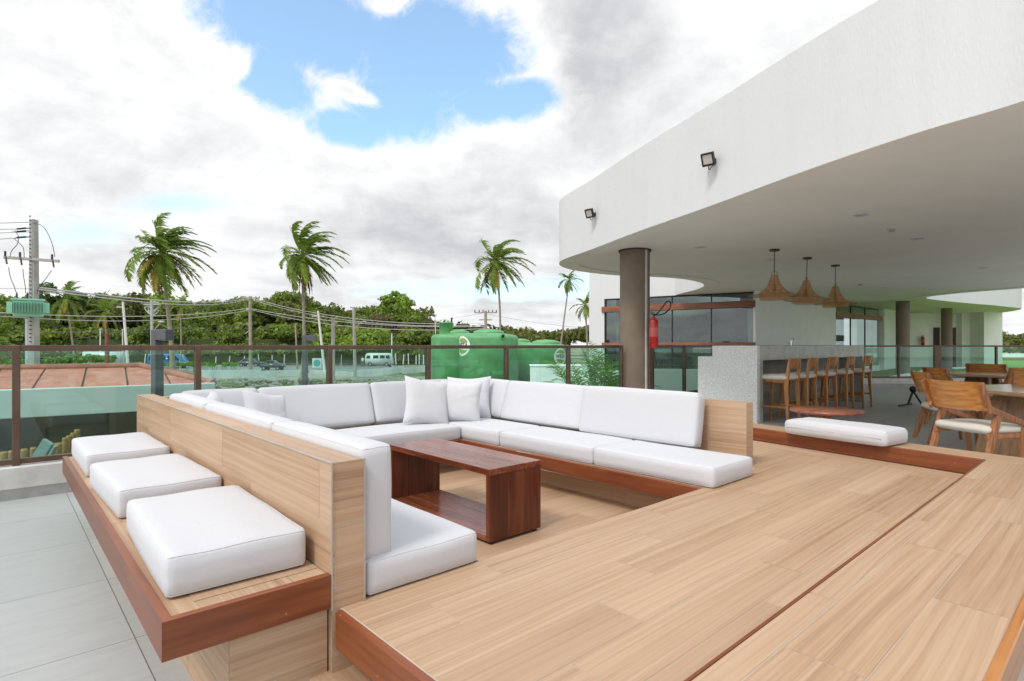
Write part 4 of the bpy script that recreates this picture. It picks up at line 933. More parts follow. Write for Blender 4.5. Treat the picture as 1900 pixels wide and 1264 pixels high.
LFO = leaf('olive_leaves', (.08, .10, .022), (.155, .17, .045), (.25, .25, .08))
BARK = plain('bark', (.16, .13, .10), .9, .3, 3, bump=.4); PBARK = plain('palm_bark', (.30, .26, .21), .85, .25, 4, bump=.4)
TOPS = [(-1200, 575), (-500, 565), (-100, 552), (0, 548), (60, 543), (100, 546), (150, 541), (200, 540), (255, 533), (300, 541), (340, 556), (400, 556), (450, 548), (510, 543), (560, 548), (600, 560), (640, 576), (660, 574), (700, 556), (740, 550), (775, 566), (800, 596), (818, 615)]
def top(px):
    for (a, ya), (b_, yb) in zip(TOPS[:-1], TOPS[1:]):
        if a <= px <= b_: return ya+(yb-ya)*(px-a)/(b_-a)
    return 612
_top = top
def top(px): return _top(px)-(9 if px < 640 else 5)
rg = np.random.default_rng(3); fm = MB(); fo = MB()
def wood_tree(mb, px, ytop, Y, rx, n, rg, size=.75):
    n = int(n*1.7); size *= .72
    p = gp(px, Y); zt = H+(641-ytop)/1055.56*Y; h_ = max(3, (zt-GZ)*1.10); lobes(mb, (p.x, p.y, GZ+h_*.38), rx, h_*.60, 9, n, size, rg)
for px in range(-380, 812, 21):
    j = px+rg.uniform(-7, 7); wood_tree(fm if rg.random() > .3 else fo, j, top(j)+rg.uniform(0, 7), rg.uniform(150, 165), rg.uniform(7, 9.5), 900, rg)
for px in range(-380, 815, 22):
    j = px+rg.uniform(-8, 8); wood_tree(fm if rg.random() > .35 else fo, j, top(j)+rg.uniform(14, 34), rg.uniform(132, 145), rg.uniform(5.5, 8), 800, rg)
for px in range(-380, 812, 24):
    j = px+rg.uniform(-8, 8); wood_tree(fm, j, rg.uniform(590, 622), rg.uniform(118, 126), rg.uniform(4.5, 6.5), 620, rg, .65)
for px in range(-300, 815, 14):
    j = px+rg.uniform(-5, 5); wood_tree(fm, j, rg.uniform(636, 650), rg.uniform(110, 114), rg.uniform(2.5, 3.6), 300, rg, .45)
for px in range(-1400, -380, 60):
    wood_tree(fm, px, 575+rg.uniform(-20, 20), rg.uniform(120, 150), 12, 500, rg, 1.2)
tag(ob('forest', fm, LF), 'mass of dark green forest filling the far side of the road', 'forest', kind='stuff')
tag(ob('forest_olive', fo, LFO), 'olive-toned crowns scattered through the far forest mass', 'forest', kind='stuff')
struct('hill', MB().prism([(-330, 118), (-22, 118), (-26, 175), (-330, 175)], GZ, GZ+5.0).prism([(-330, 142), (-24, 142), (-26, 174), (-330, 174)], GZ+5.01, GZ+9.5), plain('hill_earth', (.055, .075, .025), .95, .3, .1))
fr_ = MB()
for px in list(range(822, 1130, 13)):
    wood_tree(fr_, px+rg.uniform(-4, 4), 607+rg.uniform(-4, 12)+(6 if px < 850 else 0), rg.uniform(190, 215), rg.uniform(6, 9), 420, rg, 1.0)
for px in list(range(1835, 2080, 11)):
    wood_tree(fr_, px+rg.uniform(-4, 4), 618+rg.uniform(-4, 8), rg.uniform(75, 92), rg.uniform(3, 4), 450, rg, .45)
tag(ob('far_woodland', fr_, LFO), 'low distant woodland along the horizon behind the tanks and pavilion', 'woodland', kind='stuff')
def tree(px, ytop, Y, rx, label, mat, n=1500, size=.55, nl=12, trunk=.25, base=.45, seed=0, name='tree', cat='tree', hz=.6):
    rg_ = np.random.default_rng(seed); p = gp(px, Y); zt = H+(641-ytop)/1055.56*Y; h_ = zt-GZ
    t_ = thing(name, label, cat, tuple(p)); m_ = MB()
    lobes(m_, (0, 0, h_*base), rx, h_*(1-base)*1.05, nl, n, size, rg_, shell=.35); ob('crown', m_, mat, t_)
    k = MB().tube([(0, 0, 0), (.1*rx, 0, h_*base*.6), (0, .05*rx, h_*.75)], [trunk, trunk*.8, trunk*.3], 8)
    for a in range(6):
        aa = a*1.05+rg_.random(); k.tube([(0.06*rx, 0, h_*base*(.7+.1*rg_.random())), (rx*.35*math.cos(aa), rx*.35*math.sin(aa), h_*(base+.18)), (rx*.62*math.cos(aa), rx*.62*math.sin(aa), h_*(base+.30*rg_.random()+.1))], [trunk*.45, trunk*.3, trunk*.08], 6)
    ob('trunk', k, BARK, t_); return t_
tree(103, 512, 120, 6, 'dark dense tree rising above the forest beside the transformer pole', LFD, 1500, .6, seed=1)
tree(258, 526, 150, 11, 'broad rounded light green tree crown topping the forest left of the tallest palm', LFB, 2200, .7, seed=2)
tree(735, 536, 150, 5.5, 'umbrella-shaped tree standing highest on the right-hand forest hump', LFB, 1100, .6, base=.62, seed=3)
tree(745, 572, 128, 9, 'brownish half-bare tree on the right-hand forest hump', LFR, 1500, .5, seed=4, base=.35)
tree(690, 609, 104, 6.2, 'bright lime green roadside tree behind the white van', LFB, 2200, .42, seed=5, base=.3)
tree(612, 612, 106, 3.8, 'bright green small tree behind the white leaning lamp post', LFB, 1100, .42, seed=6, base=.3)
tree(722, 655, 93, 2.9, 'round dry brown bush beside the white van', LFR, 900, .22, seed=7, base=.3, name='dry_bush', cat='bush')
tree(862, 590, 120, 4.6, 'open-crowned tree just right of the tank with the neck', LFD, 700, .45, seed=8, base=.5)
tree(892, 598, 115, 4.6, 'flat-topped darker tree behind the pole above the tanks', LFD, 900, .45, seed=9, base=.55)
tree(958, 607, 140, 4.5, 'small tree on the skyline right of the curved palm', LFO, 700, .5, seed=10, base=.4)
# ---- palms
PALM = leaf('palm_fronds', (.075, .145, .017), (.16, .25, .034), (.29, .37, .07), .38); PALMY = leaf('palm_fronds_yellow', (.16, .17, .025), (.30, .26, .04), (.46, .30, .06), .35)
PDEAD = leaf('dead_fronds', (.10, .045, .022), (.19, .095, .04), (.30, .17, .06), .2); AREC = leaf('areca_fronds', (.08, .19, .02), (.16, .33, .035), (.30, .48, .08), .4)
def frond(mb, base, az, el, L, rg_, wind=(1, 0, 0), wk=.5, droop=1.2, nst=42, lw=.2, w=.030, gdroop=.65, rach=None):
    d = np.array([math.cos(az)*math.cos(el), math.sin(az)*math.cos(el), math.sin(el)]); p = np.array(base, float); wv = np.array(wind); ds = L/nst; pts = [p.copy()]
    tone = rg_.uniform(-.2, .2)
    for i in range(nst):
        s = i/nst; d = d+np.array([0, 0, -1])*droop*ds/L*(.35+1.3*s)+wv*wk*ds/L*(.4+s); d /= np.linalg.norm(d); p = p+d*ds; pts.append(p.copy())
        if s < .10: continue
        side = np.cross(d, [0, 0, 1]); side /= max(1e-6, np.linalg.norm(side)); up = np.cross(side, d)
        ll = L*lw*(math.sin(PI*min(1, .18+s*.80))**.7)*rg_.uniform(.62, 1.15)
        for sg in (-1, 1):
            if rg_.random() < .10: continue
            ld = side*sg*.85+d*.65+up*.25+np.array([0, 0, -.25])+wv*wk*.35+rg_.normal(size=3)*.09; ld /= np.linalg.norm(ld)
            m_ = p+ld*ll*.5; ld2 = ld+np.array([0, 0, -gdroop])+wv*wk*.25; ld2 /= np.linalg.norm(ld2); e = m_+ld2*ll*.5
            ww = d*L*w*.5
            mb.add([p-ww, p+ww, m_+ww, m_-ww, e], [(0, 1, 2, 3), (3, 2, 4)], rnd=float(min(1, max(0, rg_.uniform(.25, .75)+tone))))
    (rach or mb).tube(pts[::3]+[pts[-1]], [L*.010*(1-.8*i/(len(pts[::3]))) for i in range(len(pts[::3])+1)], 5, cap=False, rnd=.85)
def palm(px, py, pxb, Y, L, label, seed, nf=30, dead=5, yel=5, curve=0, tr=.17, wk=.75, name='coconut_palm', lwid=.25):
    rg_ = np.random.default_rng(seed); b_ = gp(pxb, Y); c = at(px, py, Y)-b_
    t_ = thing(name, label, 'palm tree', tuple(b_)); k = MB()
    pts = [(c.x*s+curve*math.sin(s*PI)*1.0, .15*math.sin(s*5), c.z*s) for s in np.linspace(0, 1, 14)]
    k.tube(pts, [tr*(1.5-.7*min(1, s*4)) if s < .25 else tr*(.8-.2*s) for s in np.linspace(0, 1, 14)], 10); ob('trunk', k, PBARK, t_)
    m_ = MB(); top_ = np.array(pts[-1])
    for i in range(nf):
        u_ = i/nf; el = R(86-140*u_**1.0)+rg_.normal()*.16; frond(m_, top_+np.array([0, 0, .1]), i*2.399+rg_.normal()*.2, el, L*rg_.uniform(.72, 1.12), rg_, wk=wk*rg_.uniform(.9, 1.6)*(3.3-2.7*u_), droop=1.5+.3*u_, lw=lwid)
    ob('crown', m_, PALM, t_)
    if yel:
        m_ = MB()
        for i in range(yel): frond(m_, top_, i*2.1+rg_.random(), R(-25)-rg_.random()*.5, L*rg_.uniform(.75, .95), rg_, wk=.3, droop=1.0, gdroop=.9, lw=lwid)
        ob('yellowing_fronds', m_, PALMY, t_)
    if dead:
        m_ = MB()
        for i in range(dead): frond(m_, top_-np.array([0, 0, .2]), rg_.random()*6.28, R(-58)-rg_.random()*.4, L*rg_.uniform(.6, .85), rg_, wk=.15, droop=1.4, gdroop=1.2, lw=.13)
        ob('dead_fronds', m_, PDEAD, t_)
    m_ = MB()
    for i in range(9):
        a = rg_.random()*6.28; r = L*.055; m_.lathe([(0, -r*1.1), (r*.8, -r*.6), (r, 0), (r*.8, r*.6), (0, r)], 10, (top_[0]+L*.07*math.cos(a), top_[1]+L*.07*math.sin(a), top_[2]-L*.05-L*.05*rg_.random()))
    ob('coconuts', m_, plain('coconut', (.25, .20, .05), .5, .3), t_); return t_
palm(303, 470, 322, 50, 4.35, 'tallest windblown coconut palm, standing in front of the blue van', 24, 46, 3, 7, tr=.24)
palm(563, 476, 563, 58, 4.5, 'windblown coconut palm with a skirt of dead brown fronds, right of the utility pole', 12, 42, 8, 4, tr=.22)
palm(921, 487, 925, 74, 4.9, 'coconut palm with a slender wavy trunk rising behind the green tanks', 13, 34, 3, 4, curve=.35, tr=.20)
palm(1056, 520, 1036, 115, 3.3, 'thin dark palm leaning right, nearest the white roof edge', 14, 16, 3, 2, tr=.22, wk=.4)
palm(1086, 568, 1092, 100, 3.4, 'shorter coconut palm just left of the white pavilion wall', 15, 18, 2, 3, tr=.22, wk=.3)
palm(125, 556, 139, 80, 3.4, 'yellow-green palm in front of the forest right of the transformer', 16, 16, 3, 7, tr=.17, wk=.3, lwid=.24)
palm(196, 580, 200, 78, 2.9, 'drooping palm in front of the forest left of the leaning white post', 17, 12, 4, 7, tr=.16, wk=.1, lwid=.22)
palm(337, 572, 334, 90, 2.9, 'small yellowish palm half behind the tallest palm', 18, 12, 2, 6, tr=.16, wk=.2, lwid=.22)
palm(-3, 640, 0, 45, 2.4, 'low palm fronds poking in at the left picture edge', 19, 14, 0, 6, tr=.14, wk=.3)
# ---- arecas behind the railing near the column
def areca(p, Hh, n, seed, lab, L=1.5):
    rg_ = np.random.default_rng(seed); t_ = thing('areca_palm', lab, 'palm plant', tuple(p), 0, 'feathery palms in the planter'); m_ = MB(); s_ = MB()
    for i in range(n):
        a = rg_.random()*6.28; h_ = Hh*rg_.uniform(.55, 1); x, y_ = rg_.normal(0, .12, 2)
        s_.tube([(x*.5, y_*.5, 0), (x, y_, h_*.55)], [.03, .018], 6); frond(m_, (x, y_, h_*.5), a, R(rg_.uniform(50, 82)), L*rg_.uniform(.8, 1.15), rg_, wk=.1, droop=1.5, nst=24, lw=.27, w=.016, gdroop=.35)
    ob('fronds', m_, AREC, t_); ob('stems', s_, plain('areca_stem', (.16, .22, .06), .6), t_)
pb = thing('planter', 'low white planter block behind the railing, under the feathery palms', 'planter', (0, 0, 0))
ob('box', MB().box(-3.5, 5.6, 0, .15, -2.5, -.35, M=Matrix.Translation((1.0, 12.0, 0)) @ Matrix.Rotation(TH, 4, 'Z')), WALLW, pb); ob('soil', MB().box(-3.5, 5.6, .15, 1.4, -2.5, -.45, M=Matrix.Translation((1.0, 12.0, 0)) @ Matrix.Rotation(TH, 4, 'Z')), plain('soil', (.06, .045, .03), .95), pb)
for i, (px, Y, h_, lab) in enumerate([(1105, 12.2, 1.9, 'lush feathery palm plant behind the glass just left of the column'), (1068, 12.6, 1.35, 'darker feathery palm plant behind the glass below the lettered tank'), (1143, 12.0, 1.5, 'feathery palm plant pressed against the column behind the glass'), (1010, 12.4, 1.05, 'small dark palm plant behind the glass in front of the white box')]):
    p = gp(px, Y, -.55); areca(p, h_, 13 if i < 3 else 8, 60+i, lab, L=1.15 if i < 3 else .8)
wbx = thing('equipment_box', 'plain white square block in front of the lettered green tank', 'block', tuple(gp(1040, 24)), 0)
ob('body', MB().box(-1.25, 1.4, 0, 1.2, 0, 2.86, b=.02), WALLW, wbx); ob('lid', MB().box(-1.28, 1.43, -.03, 1.23, 2.861, 2.91, b=.01), WALLW, wbx)
wl2 = thing('garden_wall', 'low white wall behind the glass between the column and the granite panel', 'wall', (0, 0, 0))
ob('wall', MB().box(0, 3.3, 0, .2, -2.5, .66, M=Matrix.Translation((3.3, 14.2, 0)) @ Matrix.Rotation(R(-14), 4, 'Z')), WALLW, wl2)
for s_, d_, sd_, lab in ((3.1, -1.1, 71, 'potted palm added behind the facade glass in place of reflected leaves, nearer the pier'), (1.0, -2.0, 72, 'potted palm added behind the facade glass in place of reflected leaves, at its left end')):
    areca(fpt(s_, d_, FZ), 2.2, 11, sd_, lab, L=1.1)  # added palms, standing in for leaves reflected in the glazing
it = thing('console_table', 'white console table inside behind the facade glass', 'table', tuple(fpt(4.2, -2.6, FZ)), math.atan2(FD.y, FD.x))
ob('table_top', MB().box(-.9, .9, -.3, .3, .95, 1.0, b=.005), WALLW, it); ob('side_panel', MB().box(-.9, -.85, -.3, .3, 0, .95), WALLW, it); ob('side_panel', MB().box(.85, .9, -.3, .3, 0, .95), WALLW, it); ob('back_panel', MB().box(-.85, .85, .25, .29, .3, .95), WALLW, it)
# ---- green tanks
TANK = plain('tank_green', (.11, .34, .135), .5, .22, 1.6); TANKL = plain('tank_lid', (.12, .36, .13), .45, .08, 2)
LOGW = plain('logo_white', (.75, .76, .75), .5, .03); LOGG = plain('logo_green', (.20, .38, .05), .5, .05); LOGB = plain('logo_navy', (.03, .05, .12), .5, .05)
def tank(px, Y, ytop, lab, r=1.5, lid=(0, 0), neck=False, logo=None):
    p = gp(px, Y); h_ = H+(641-ytop)/1055.56*Y-GZ; t_ = thing('water_tank', lab, 'water tank', tuple(p), 0, 'green water tanks')
    pr_ = [(0, 0), (r, 0), (r, h_-.32)]+[(r-.22+.22*math.cos(a), h_-.32+.22*math.sin(a)) for a in np.linspace(.1, PI/2, 7)]+[(r-.5, h_-.06), (r*.5, h_-.02), (0, h_)]
    b_ = MB().lathe(pr_, 72); 
    ob('shell', b_, TANK, t_)
    ob('lid', MB().lathe([(.78, h_-.08), (.80, h_+.03), (.74, h_+.10), (.45, h_+.18), (0, h_+.21)], 40, (lid[0], lid[1], 0)), TANKL, t_)
    if neck: 
        o = ob('neck', MB().lathe([(.37, h_-.1), (.36, h_+.50), (.40, h_+.51), (.40, h_+.57), (0, h_+.60)], 32, (-.75, -.3, 0)), TANK, t_); ob('valve', MB().tube([(-.45, -.3, h_+.55), (-.45, -.3, h_+.80), (-.38, -.3, h_+.82)], .05, 8), BLACK, o)
    if logo:
        ang, zc, a_, b2 = logo
        def mp(s, q, e): th = ang+s/r; return ((r+e)*math.cos(th), (r+e)*math.sin(th), zc+q)
        def disc(a1, b1, e, inner=0):
            m_ = MB(); N = 40; rings = 6; vs = [mp(a1*(inner+(1-inner)*k/rings)*math.cos(2*PI*j/N), b1*(inner+(1-inner)*k/rings)*math.sin(2*PI*j/N), e) for k in range(rings+1) for j in range(N)]
            return m_.add(vs, [(k*N+j, k*N+(j+1) % N, (k+1)*N+(j+1) % N, (k+1)*N+j) for k in range(rings) for j in range(N)], smooth=True)
        lo = ob('logo', disc(a_, b2, .012), LOGW, t_)
        lf = MB()
        for sg in (-1, 1):
            vs = []; NN = 16
            for k in range(NN+1):
                s_ = k/NN*2-1; x_ = s_*a_*.74; ym_ = sg*(b2*.26+b2*.62*(math.sqrt(1-s_*s_*.98)-.05)*(.72)); th_ = b2*.26*(1-s_*s_)**.8*(1+.35*s_*sg)
                vs += [mp(x_, ym_-sg*th_*1.3, .018), mp(x_, ym_+sg*th_*.35, .018)]
            lf.add(vs, [(2*k, 2*k+2, 2*k+3, 2*k+1) for k in range(NN)], smooth=True)
        ob('leaf_mark', lf, LOGG, lo)
        fc = bpy.data.curves.new('lettering', 'FONT'); fc.body = 'WESA'; fc.size = 1; fc.align_x = 'CENTER'; fc.align_y = 'CENTER'; fc.resolution_u = 3; fc.offset = .015
        fo_ = bpy.data.objects.new('lettering', fc); C.objects.link(fo_); dg = bpy.context.evaluated_depsgraph_get(); me_ = fo_.evaluated_get(dg).to_mesh()
        W_ = max(v.co.x for v in me_.vertices)-min(v.co.x for v in me_.vertices); k_ = a_*1.55/W_
        tx = MB().add([mp(v.co.x*k_, v.co.y*k_*1.15, .022) for v in me_.vertices], [list(f.vertices) for f in me_.polygons])
        fo_.evaluated_get(dg).to_mesh_clear(); C.objects.unlink(fo_); bpy.data.objects.remove(fo_); bpy.data.curves.remove(fc)
        ob('lettering', tx, LOGB, lo)
    return t_
dirc = lambda px, Y: math.atan2(-Y, -(px-950)/1055.56*Y)
tank(854, 31.5, 618, 'green water tank with a tall neck and valve on top', 1.60, (-.3, .2), True)
tank(907, 29, 618, 'green water tank in front of the necked one, oval emblem at its left side', 1.5, (-.02, .2), False, (-PI/2-1.06+.04, 3.72, .62, .50))
tank(1005, 32, 637, 'green tank with the lettered emblem behind the white block', 1.5, (.25, .1), False, (-PI/2+.70, 3.15, .44, .46))
tank(958, 37, 634, 'green tank glimpsed between the two emblem tanks', 1.5, (.1, .1))
bl = thing('tank_outlet', 'small round outlet fitting high on the front green tank', 'pipe fitting', tuple(gp(907, 29)+Vector((1.5*math.cos(-PI/2+.5), 1.5*math.sin(-PI/2+.5), 4.18))), (R(90), 0, R(.5*57)))
ob('flange', MB().lathe([(.0, -.02), (.13, -.02), (.13, .05), (.09, .06), (.09, .02)], 20), TANKL, bl); ob('hole', MB().lathe([(0, .03), (.088, .03)], 16), BLACK, bl)
# ================================================================== left building under the terrace
kb = thing('low_building', 'low white building with red tiled roof just beyond the left railing', 'building')
a0 = Vector((-7.83, 8.7)); a1 = Vector((-5.42, 10.4)); bd = (a1-a0).normalized(); bn = Vector((-bd.y, bd.x))      # bn points away from us
def bp(s, d): p = a1+bd*s+bn*d; return p.x, p.y
BM = Matrix.Translation((a1.x, a1.y, 0)) @ Matrix.Rotation(math.atan2(bd.y, bd.x), 4, 'Z')
KW = plain('kiosk_white', (.58, .60, .59), .7, .08, .8)
ob('fascia', MB().box(-9, 0, 0, .15, .12, .565, b=.01).box(-.15, 0, .15, 3.4, .12, .565, b=.01).box(-8.98, -.16, .16, .6, .13, .18), KW, kb).matrix_local = BM
ROOF = wood_solid('clay_roof', (.42, .125, .09), (.52, .165, .12), (.58, .23, .17), .8, axis='Y', sv=5, su=2)
rf = MB(); rz0, rz1 = .50, .80; E_ = 1.02
xs = np.linspace(-9, -.04, 15)
for i in range(14):
    xa, xb = xs[i]+.016, xs[i+1]-.016; last = i == 13
    xt = xb-(1.0 if last else 0)
    rf.add([(xa, .16, rz0+.03), (xb, .16, rz0+.03), (xt, 2.6, rz1), (xa, 2.6, rz1), (xa, .16, rz0), (xb, .16, rz0), (xt, 2.6, rz1-.03), (xa, 2.6, rz1-.03)], [(0, 1, 2, 3), (4, 5, 1, 0), (5, 6, 2, 1), (7, 4, 0, 3)], rnd=.3+.4*rng.random())
rf.add([(-.07, .16, rz0+.03), (-.04, 3.4, rz0+.03), (-1.04, 2.6, rz1)], [(0, 1, 2)])
o = ob('roof', rf, ROOF, kb); o.matrix_local = BM
ob('gutter_seam', MB().prism([(-9, .16), (-.1, .16), (-1.1, 2.58), (-9, 2.58)], rz0-.02, rz0-.01), DARK, kb).matrix_local = BM
sm_ = MB()
for i in range(15):
    x = xs[i]; sm_.add([(x-.028, .16, rz0+.012), (x+.028, .16, rz0+.012), (x+.03-(.98 if i == 14 else 0), 2.6, rz1-.018), (x-.03-(.98 if i == 14 else 0), 2.6, rz1-.018)], [(0, 1, 2, 3)])
ob('roof_seam', sm_, plain('mossy_seam', (.09, .065, .05), .9, .3), kb).matrix_local = BM
ob('ridge_cap', MB().tube([(-9, 2.6, rz1+.02), (-1.04, 2.6, rz1+.02)], .07, 8).tube([(-1.04, 2.6, rz1+.02), (-.02, .14, rz0+.05)], .07, 8).tube([(-1.04, 2.6, rz1+.02), (-.0, 3.42, rz0+.05)], .06, 8), plain('ridge_clay', (.42, .145, .105), .8, .25), kb).matrix_local = BM
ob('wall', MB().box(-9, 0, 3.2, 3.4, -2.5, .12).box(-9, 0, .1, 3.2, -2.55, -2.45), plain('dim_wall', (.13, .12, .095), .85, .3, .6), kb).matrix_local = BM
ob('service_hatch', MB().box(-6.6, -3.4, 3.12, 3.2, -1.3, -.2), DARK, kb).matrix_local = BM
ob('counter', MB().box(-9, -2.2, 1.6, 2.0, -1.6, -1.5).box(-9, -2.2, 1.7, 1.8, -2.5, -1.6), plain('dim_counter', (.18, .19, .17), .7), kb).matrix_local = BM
for x in (-8.6, -4.6, -.4): ob('post', MB().box(x-.1, x+.1, .3, .5, -2.5, .14), plain('post_grey', (.22, .22, .20), .7), kb).matrix_local = BM
# bamboo posts between that building and the railing
BAM = plain('bamboo_yellow', (.36, .19, .055), .55, .5, 9)
for i, (px, yt, w_) in enumerate([(7, 838, 13), (22, 836, 7), (45, 833, 12), (62, 830, 10), (97, 825, 8), (108, 822, 13), (121, 812, 9), (128, 808, 9), (136, 803, 9), (143, 797, 8)]):
    Y = 6.55+.25*i*.5; p = at(px, yt, Y); h_ = p.z-GZ; r = max(.035, w_*Y/1055.56/2)
    o = ob('bamboo_post', MB().lathe([(0, 0), (r, 0), (r*1.02, h_*.5), (r*.97, h_-.02), (r*.8, h_), (r*.72, h_-.03), (0, h_-.03)], 14), BAM, loc=(p.x, p.y, GZ))
    tag(o, 'stout yellow bamboo post of the stepped row seen through the left glass pane', 'post', 'bamboo posts below the terrace')
sb = ob('slanted_board', MB().box(-.06, .06, -.02, .02, -1.6, .12, b=.004).box(.08, .11, -.02, .02, -1.6, .12, b=.004), plain('slate_board', (.23, .30, .31), .5), loc=tuple(at(80, 836, 6.3)), rz=(0, R(32), 0)); tag(sb, 'grey-blue slanted board in front of the bamboo posts', 'board')
# garden lamps
def glamp(px, ytop, Y, rz, lab):
    p = gp(px, Y); h_ = H+(641-ytop)/1055.56*Y-GZ; t_ = thing('garden_lamp', lab, 'street lamp', tuple(p), rz, 'dark grey garden lamps')
    ob('post', MB().box(-.062, .062, -.062, .062, 0, h_, b=.006), DGREY, t_)
    ob('lamp_arm', MB().box(.062, .34, -.062, .062, h_-.155, h_, b=.006), DGREY, t_); ob('diffuser', MB().box(.12, .32, -.045, .045, h_-.16, h_-.154), PIPE, t_)
glamp(292, 612, 8.35, R(-32), 'dark grey L-shaped garden lamp in front of the red roof, the nearer one')
glamp(566, 622, 16, R(-8), 'slim dark grey L-shaped garden lamp right of the dark pickup, the farther one')
# ================================================================== poles and wires
CONCP = plain('concrete_pole', (.38, .37, .35), .85, .15, 2, bump=.1); WOODP = plain('pole_weathered', (.34, .28, .23), .85, .25, 3); GALV = plain('galvanised', (.45, .46, .47), .45, .1, metal=.3); PORC = plain('porcelain', (.05, .035, .03), .3, .2)
tp_ = thing('transformer_pole', 'concrete utility pole carrying the mint green transformer', 'utility pole', tuple(gp(63, 22)))
Tz = lambda y: H+(641-y)/1055.56*22-GZ; sx = 22/1055.56
ob('pole', MB().add([(x*.11*s_, y_*.13*s_, z_) for z_, s_ in ((0, 1.25), (Tz(408), .8)) for x, y_ in ((-1, -1), (1, -1), (1, 1), (-1, 1))], [(0, 1, 5, 4), (1, 2, 6, 5), (2, 3, 7, 6), (3, 0, 4, 7), (4, 5, 6, 7)]), CONCP, tp_)
hl = MB()
for k in range(34): hl.box(-.02, .02, -.20, -.12-.0012*k, Tz(650)+.155*k, Tz(650)+.155*k+.05)
ob('pole_recess', MB().box(-.03, .03, -.185, -.10, Tz(600), Tz(420)) if False else hl, plain('recess', (.14, .135, .13), .9), tp_)
ob('cable_duct', MB().box(-.26, -.16, -.1, .1, 0, Tz(592)), plain('duct', (.42, .45, .5), .6), tp_)
ob('crossarm', MB().box(-1.06, 1.06, -.16, -.06, -.055, .055, b=.01, M=Matrix.Translation((0, 0, Tz(482))) @ Matrix.Rotation(R(4), 4, 'Y')), CONCP, tp_)
TR = plain('transformer_mint', (.30, .62, .46), .45, .06, 2); tf = thing('transformer', 'mint green finned transformer mounted on the concrete pole', 'transformer', tuple(gp(63, 22)+Vector((.13, -.40, Tz(575)*.2))), R(38)); tf.scale = (.80, .80, .80)
ob('tank', MB().box(-.55, .55, -.25, .25, Tz(592), Tz(556), b=.02).box(-.62, .62, -.32, .32, Tz(556), Tz(553)+.02, b=.01), TR, tf)
fn = MB()
for k in range(22): x = -.56+.0533*k; fn.box(x-.008, x+.008, -.50, -.25, Tz(584), Tz(560), b=.003)
for s_ in (-1, 1):
    for k in range(8): fn.box(*(sorted((s_*.55, s_*.77))), -.24+.06*k-.008, -.24+.06*k+.008, Tz(584), Tz(560), b=.003)
ob('cooling_fins', fn, TR, tf)
for x in (-.42, -.05, .42):
    bsh = MB(); z0 = Tz(553)+.02
    for k in range(5): bsh.lathe([(.03, .05*k), (.055, .05*k+.015), (.03, .05*k+.045)], 12, (x, 0, z0))
    ob('bushing', bsh.lathe([(.02, 0), (.02, .32)], 8, (x, 0, z0)), PORC, tf)
for i, x in enumerate((-.95, -.38, .85)):
    z0 = Tz(482)-x*.07; c_ = MB().tube([(x, -.16, z0), (x+.1, -.22, z0-.26)], .03, 8).tube([(x-.02, -.16, z0+.05), (x-.02, -.16, z0+.24)], .035, 8)
    for k in range(4): c_.lathe([(.02, 0), (.05, .012), (.02, .024)], 10, (x-.02, -.16, z0+.07+.04*k))
    ob('fuse_cutout', c_, PORC, tp_)
for k, z_ in enumerate((Tz(424), Tz(429), Tz(440))):
    ins = MB().tube([(-.1, -.1, z_), (-.65, -.1-.15*(k == 1), z_-.05)], .012, 6)
    for q in range(7): f_ = .25+.09*q; ins.tube([(-.1-.55*f_, -.1, z_-.05*f_-.0), (-.13-.55*f_, -.1, z_-.05*f_)], .035, 8)
    ob('strain_insulator', ins, PORC, tp_)
WIRE = plain('wire_grey', (.09, .09, .09), .5); CABL = plain('cable_pale', (.50, .50, .49), .5, .1)
base = gp(63, 22)
def jump(pts): return MB().tube(catmull([(base.x+x, base.y-.15, GZ+z_) for x, z_ in pts], 6), .013, 5)
jl = [[(.1, Tz(415)), (.5, Tz(423)), (.80, Tz(450)), (.93, Tz(478))], [(-.62, Tz(430)), (-.47, Tz(440)), (-.52, Tz(455)), (-.72, Tz(466)), (-.80, Tz(478))], [(-.65, Tz(444)), (-.45, Tz(452)), (-.28, Tz(462)), (-.25, Tz(480))], [(.80, Tz(503)), (.55, Tz(520)), (.30, Tz(535)), (.25, Tz(546))], [(-.85, Tz(497)), (-.78, Tz(515)), (-.65, Tz(530)), (-.57, Tz(543))], [(-.30, Tz(500)), (-.27, Tz(515)), (-.2, Tz(535)), (-.2, Tz(545))]]
jw = thing('jumper_wire', 'thin looping drop wires around the crossarm of the transformer pole', 'wire')
for q in jl: ob('wire', jump(q), WIRE, jw)
def cable(a, b_, sag, r, n=14): 
    a, b_ = Vector(a), Vector(b_); return MB().tube([a.lerp(b_, k/n)-Vector((0, 0, sag*4*(k/n)*(1-k/n))) for k in range(n+1)], r, 5)
def bundle(lab, runs, mat, name='power_line'):
    o = thing(name, lab, 'power line')
    for q in runs: ob('wire', cable(*q), mat, o)
bundle('dark wires leaving the transformer pole to the left', [(gp(63, 22, GZ+Tz(y0)), at(-160, y1, 24), .05, .012) for y0, y1 in ((412, 413), (424, 424), (430, 432), (440, 447))], WIRE)
bundle('upper pair of pale cables from the transformer pole to the roadside pole', [(at(66, 533, 22), at(465, 553, 80), .6, .036), (at(70, 537, 22), at(465, 554, 80), .75, .034), (at(-150, 520, 24), at(66, 536, 22), .1, .016)], CABL)
bundle('lower pair of pale cables from the left to the roadside pole', [(at(-150, 570, 40), at(464, 572, 80), .9, .042), (at(-150, 573, 40), at(464, 575, 80), 1.2, .036)], CABL)
bundle('pale cables running from the roadside pole down to the tanks', [(at(466, 553, 80), at(900, 600, 62), 1.2, .034), (at(466, 556, 80), at(900, 603, 62), 1.3, .032), (at(466, 573, 80), at(900, 606, 62), .8, .034), (at(466, 575, 80), at(900, 610, 62), 1.1, .032)], CABL)
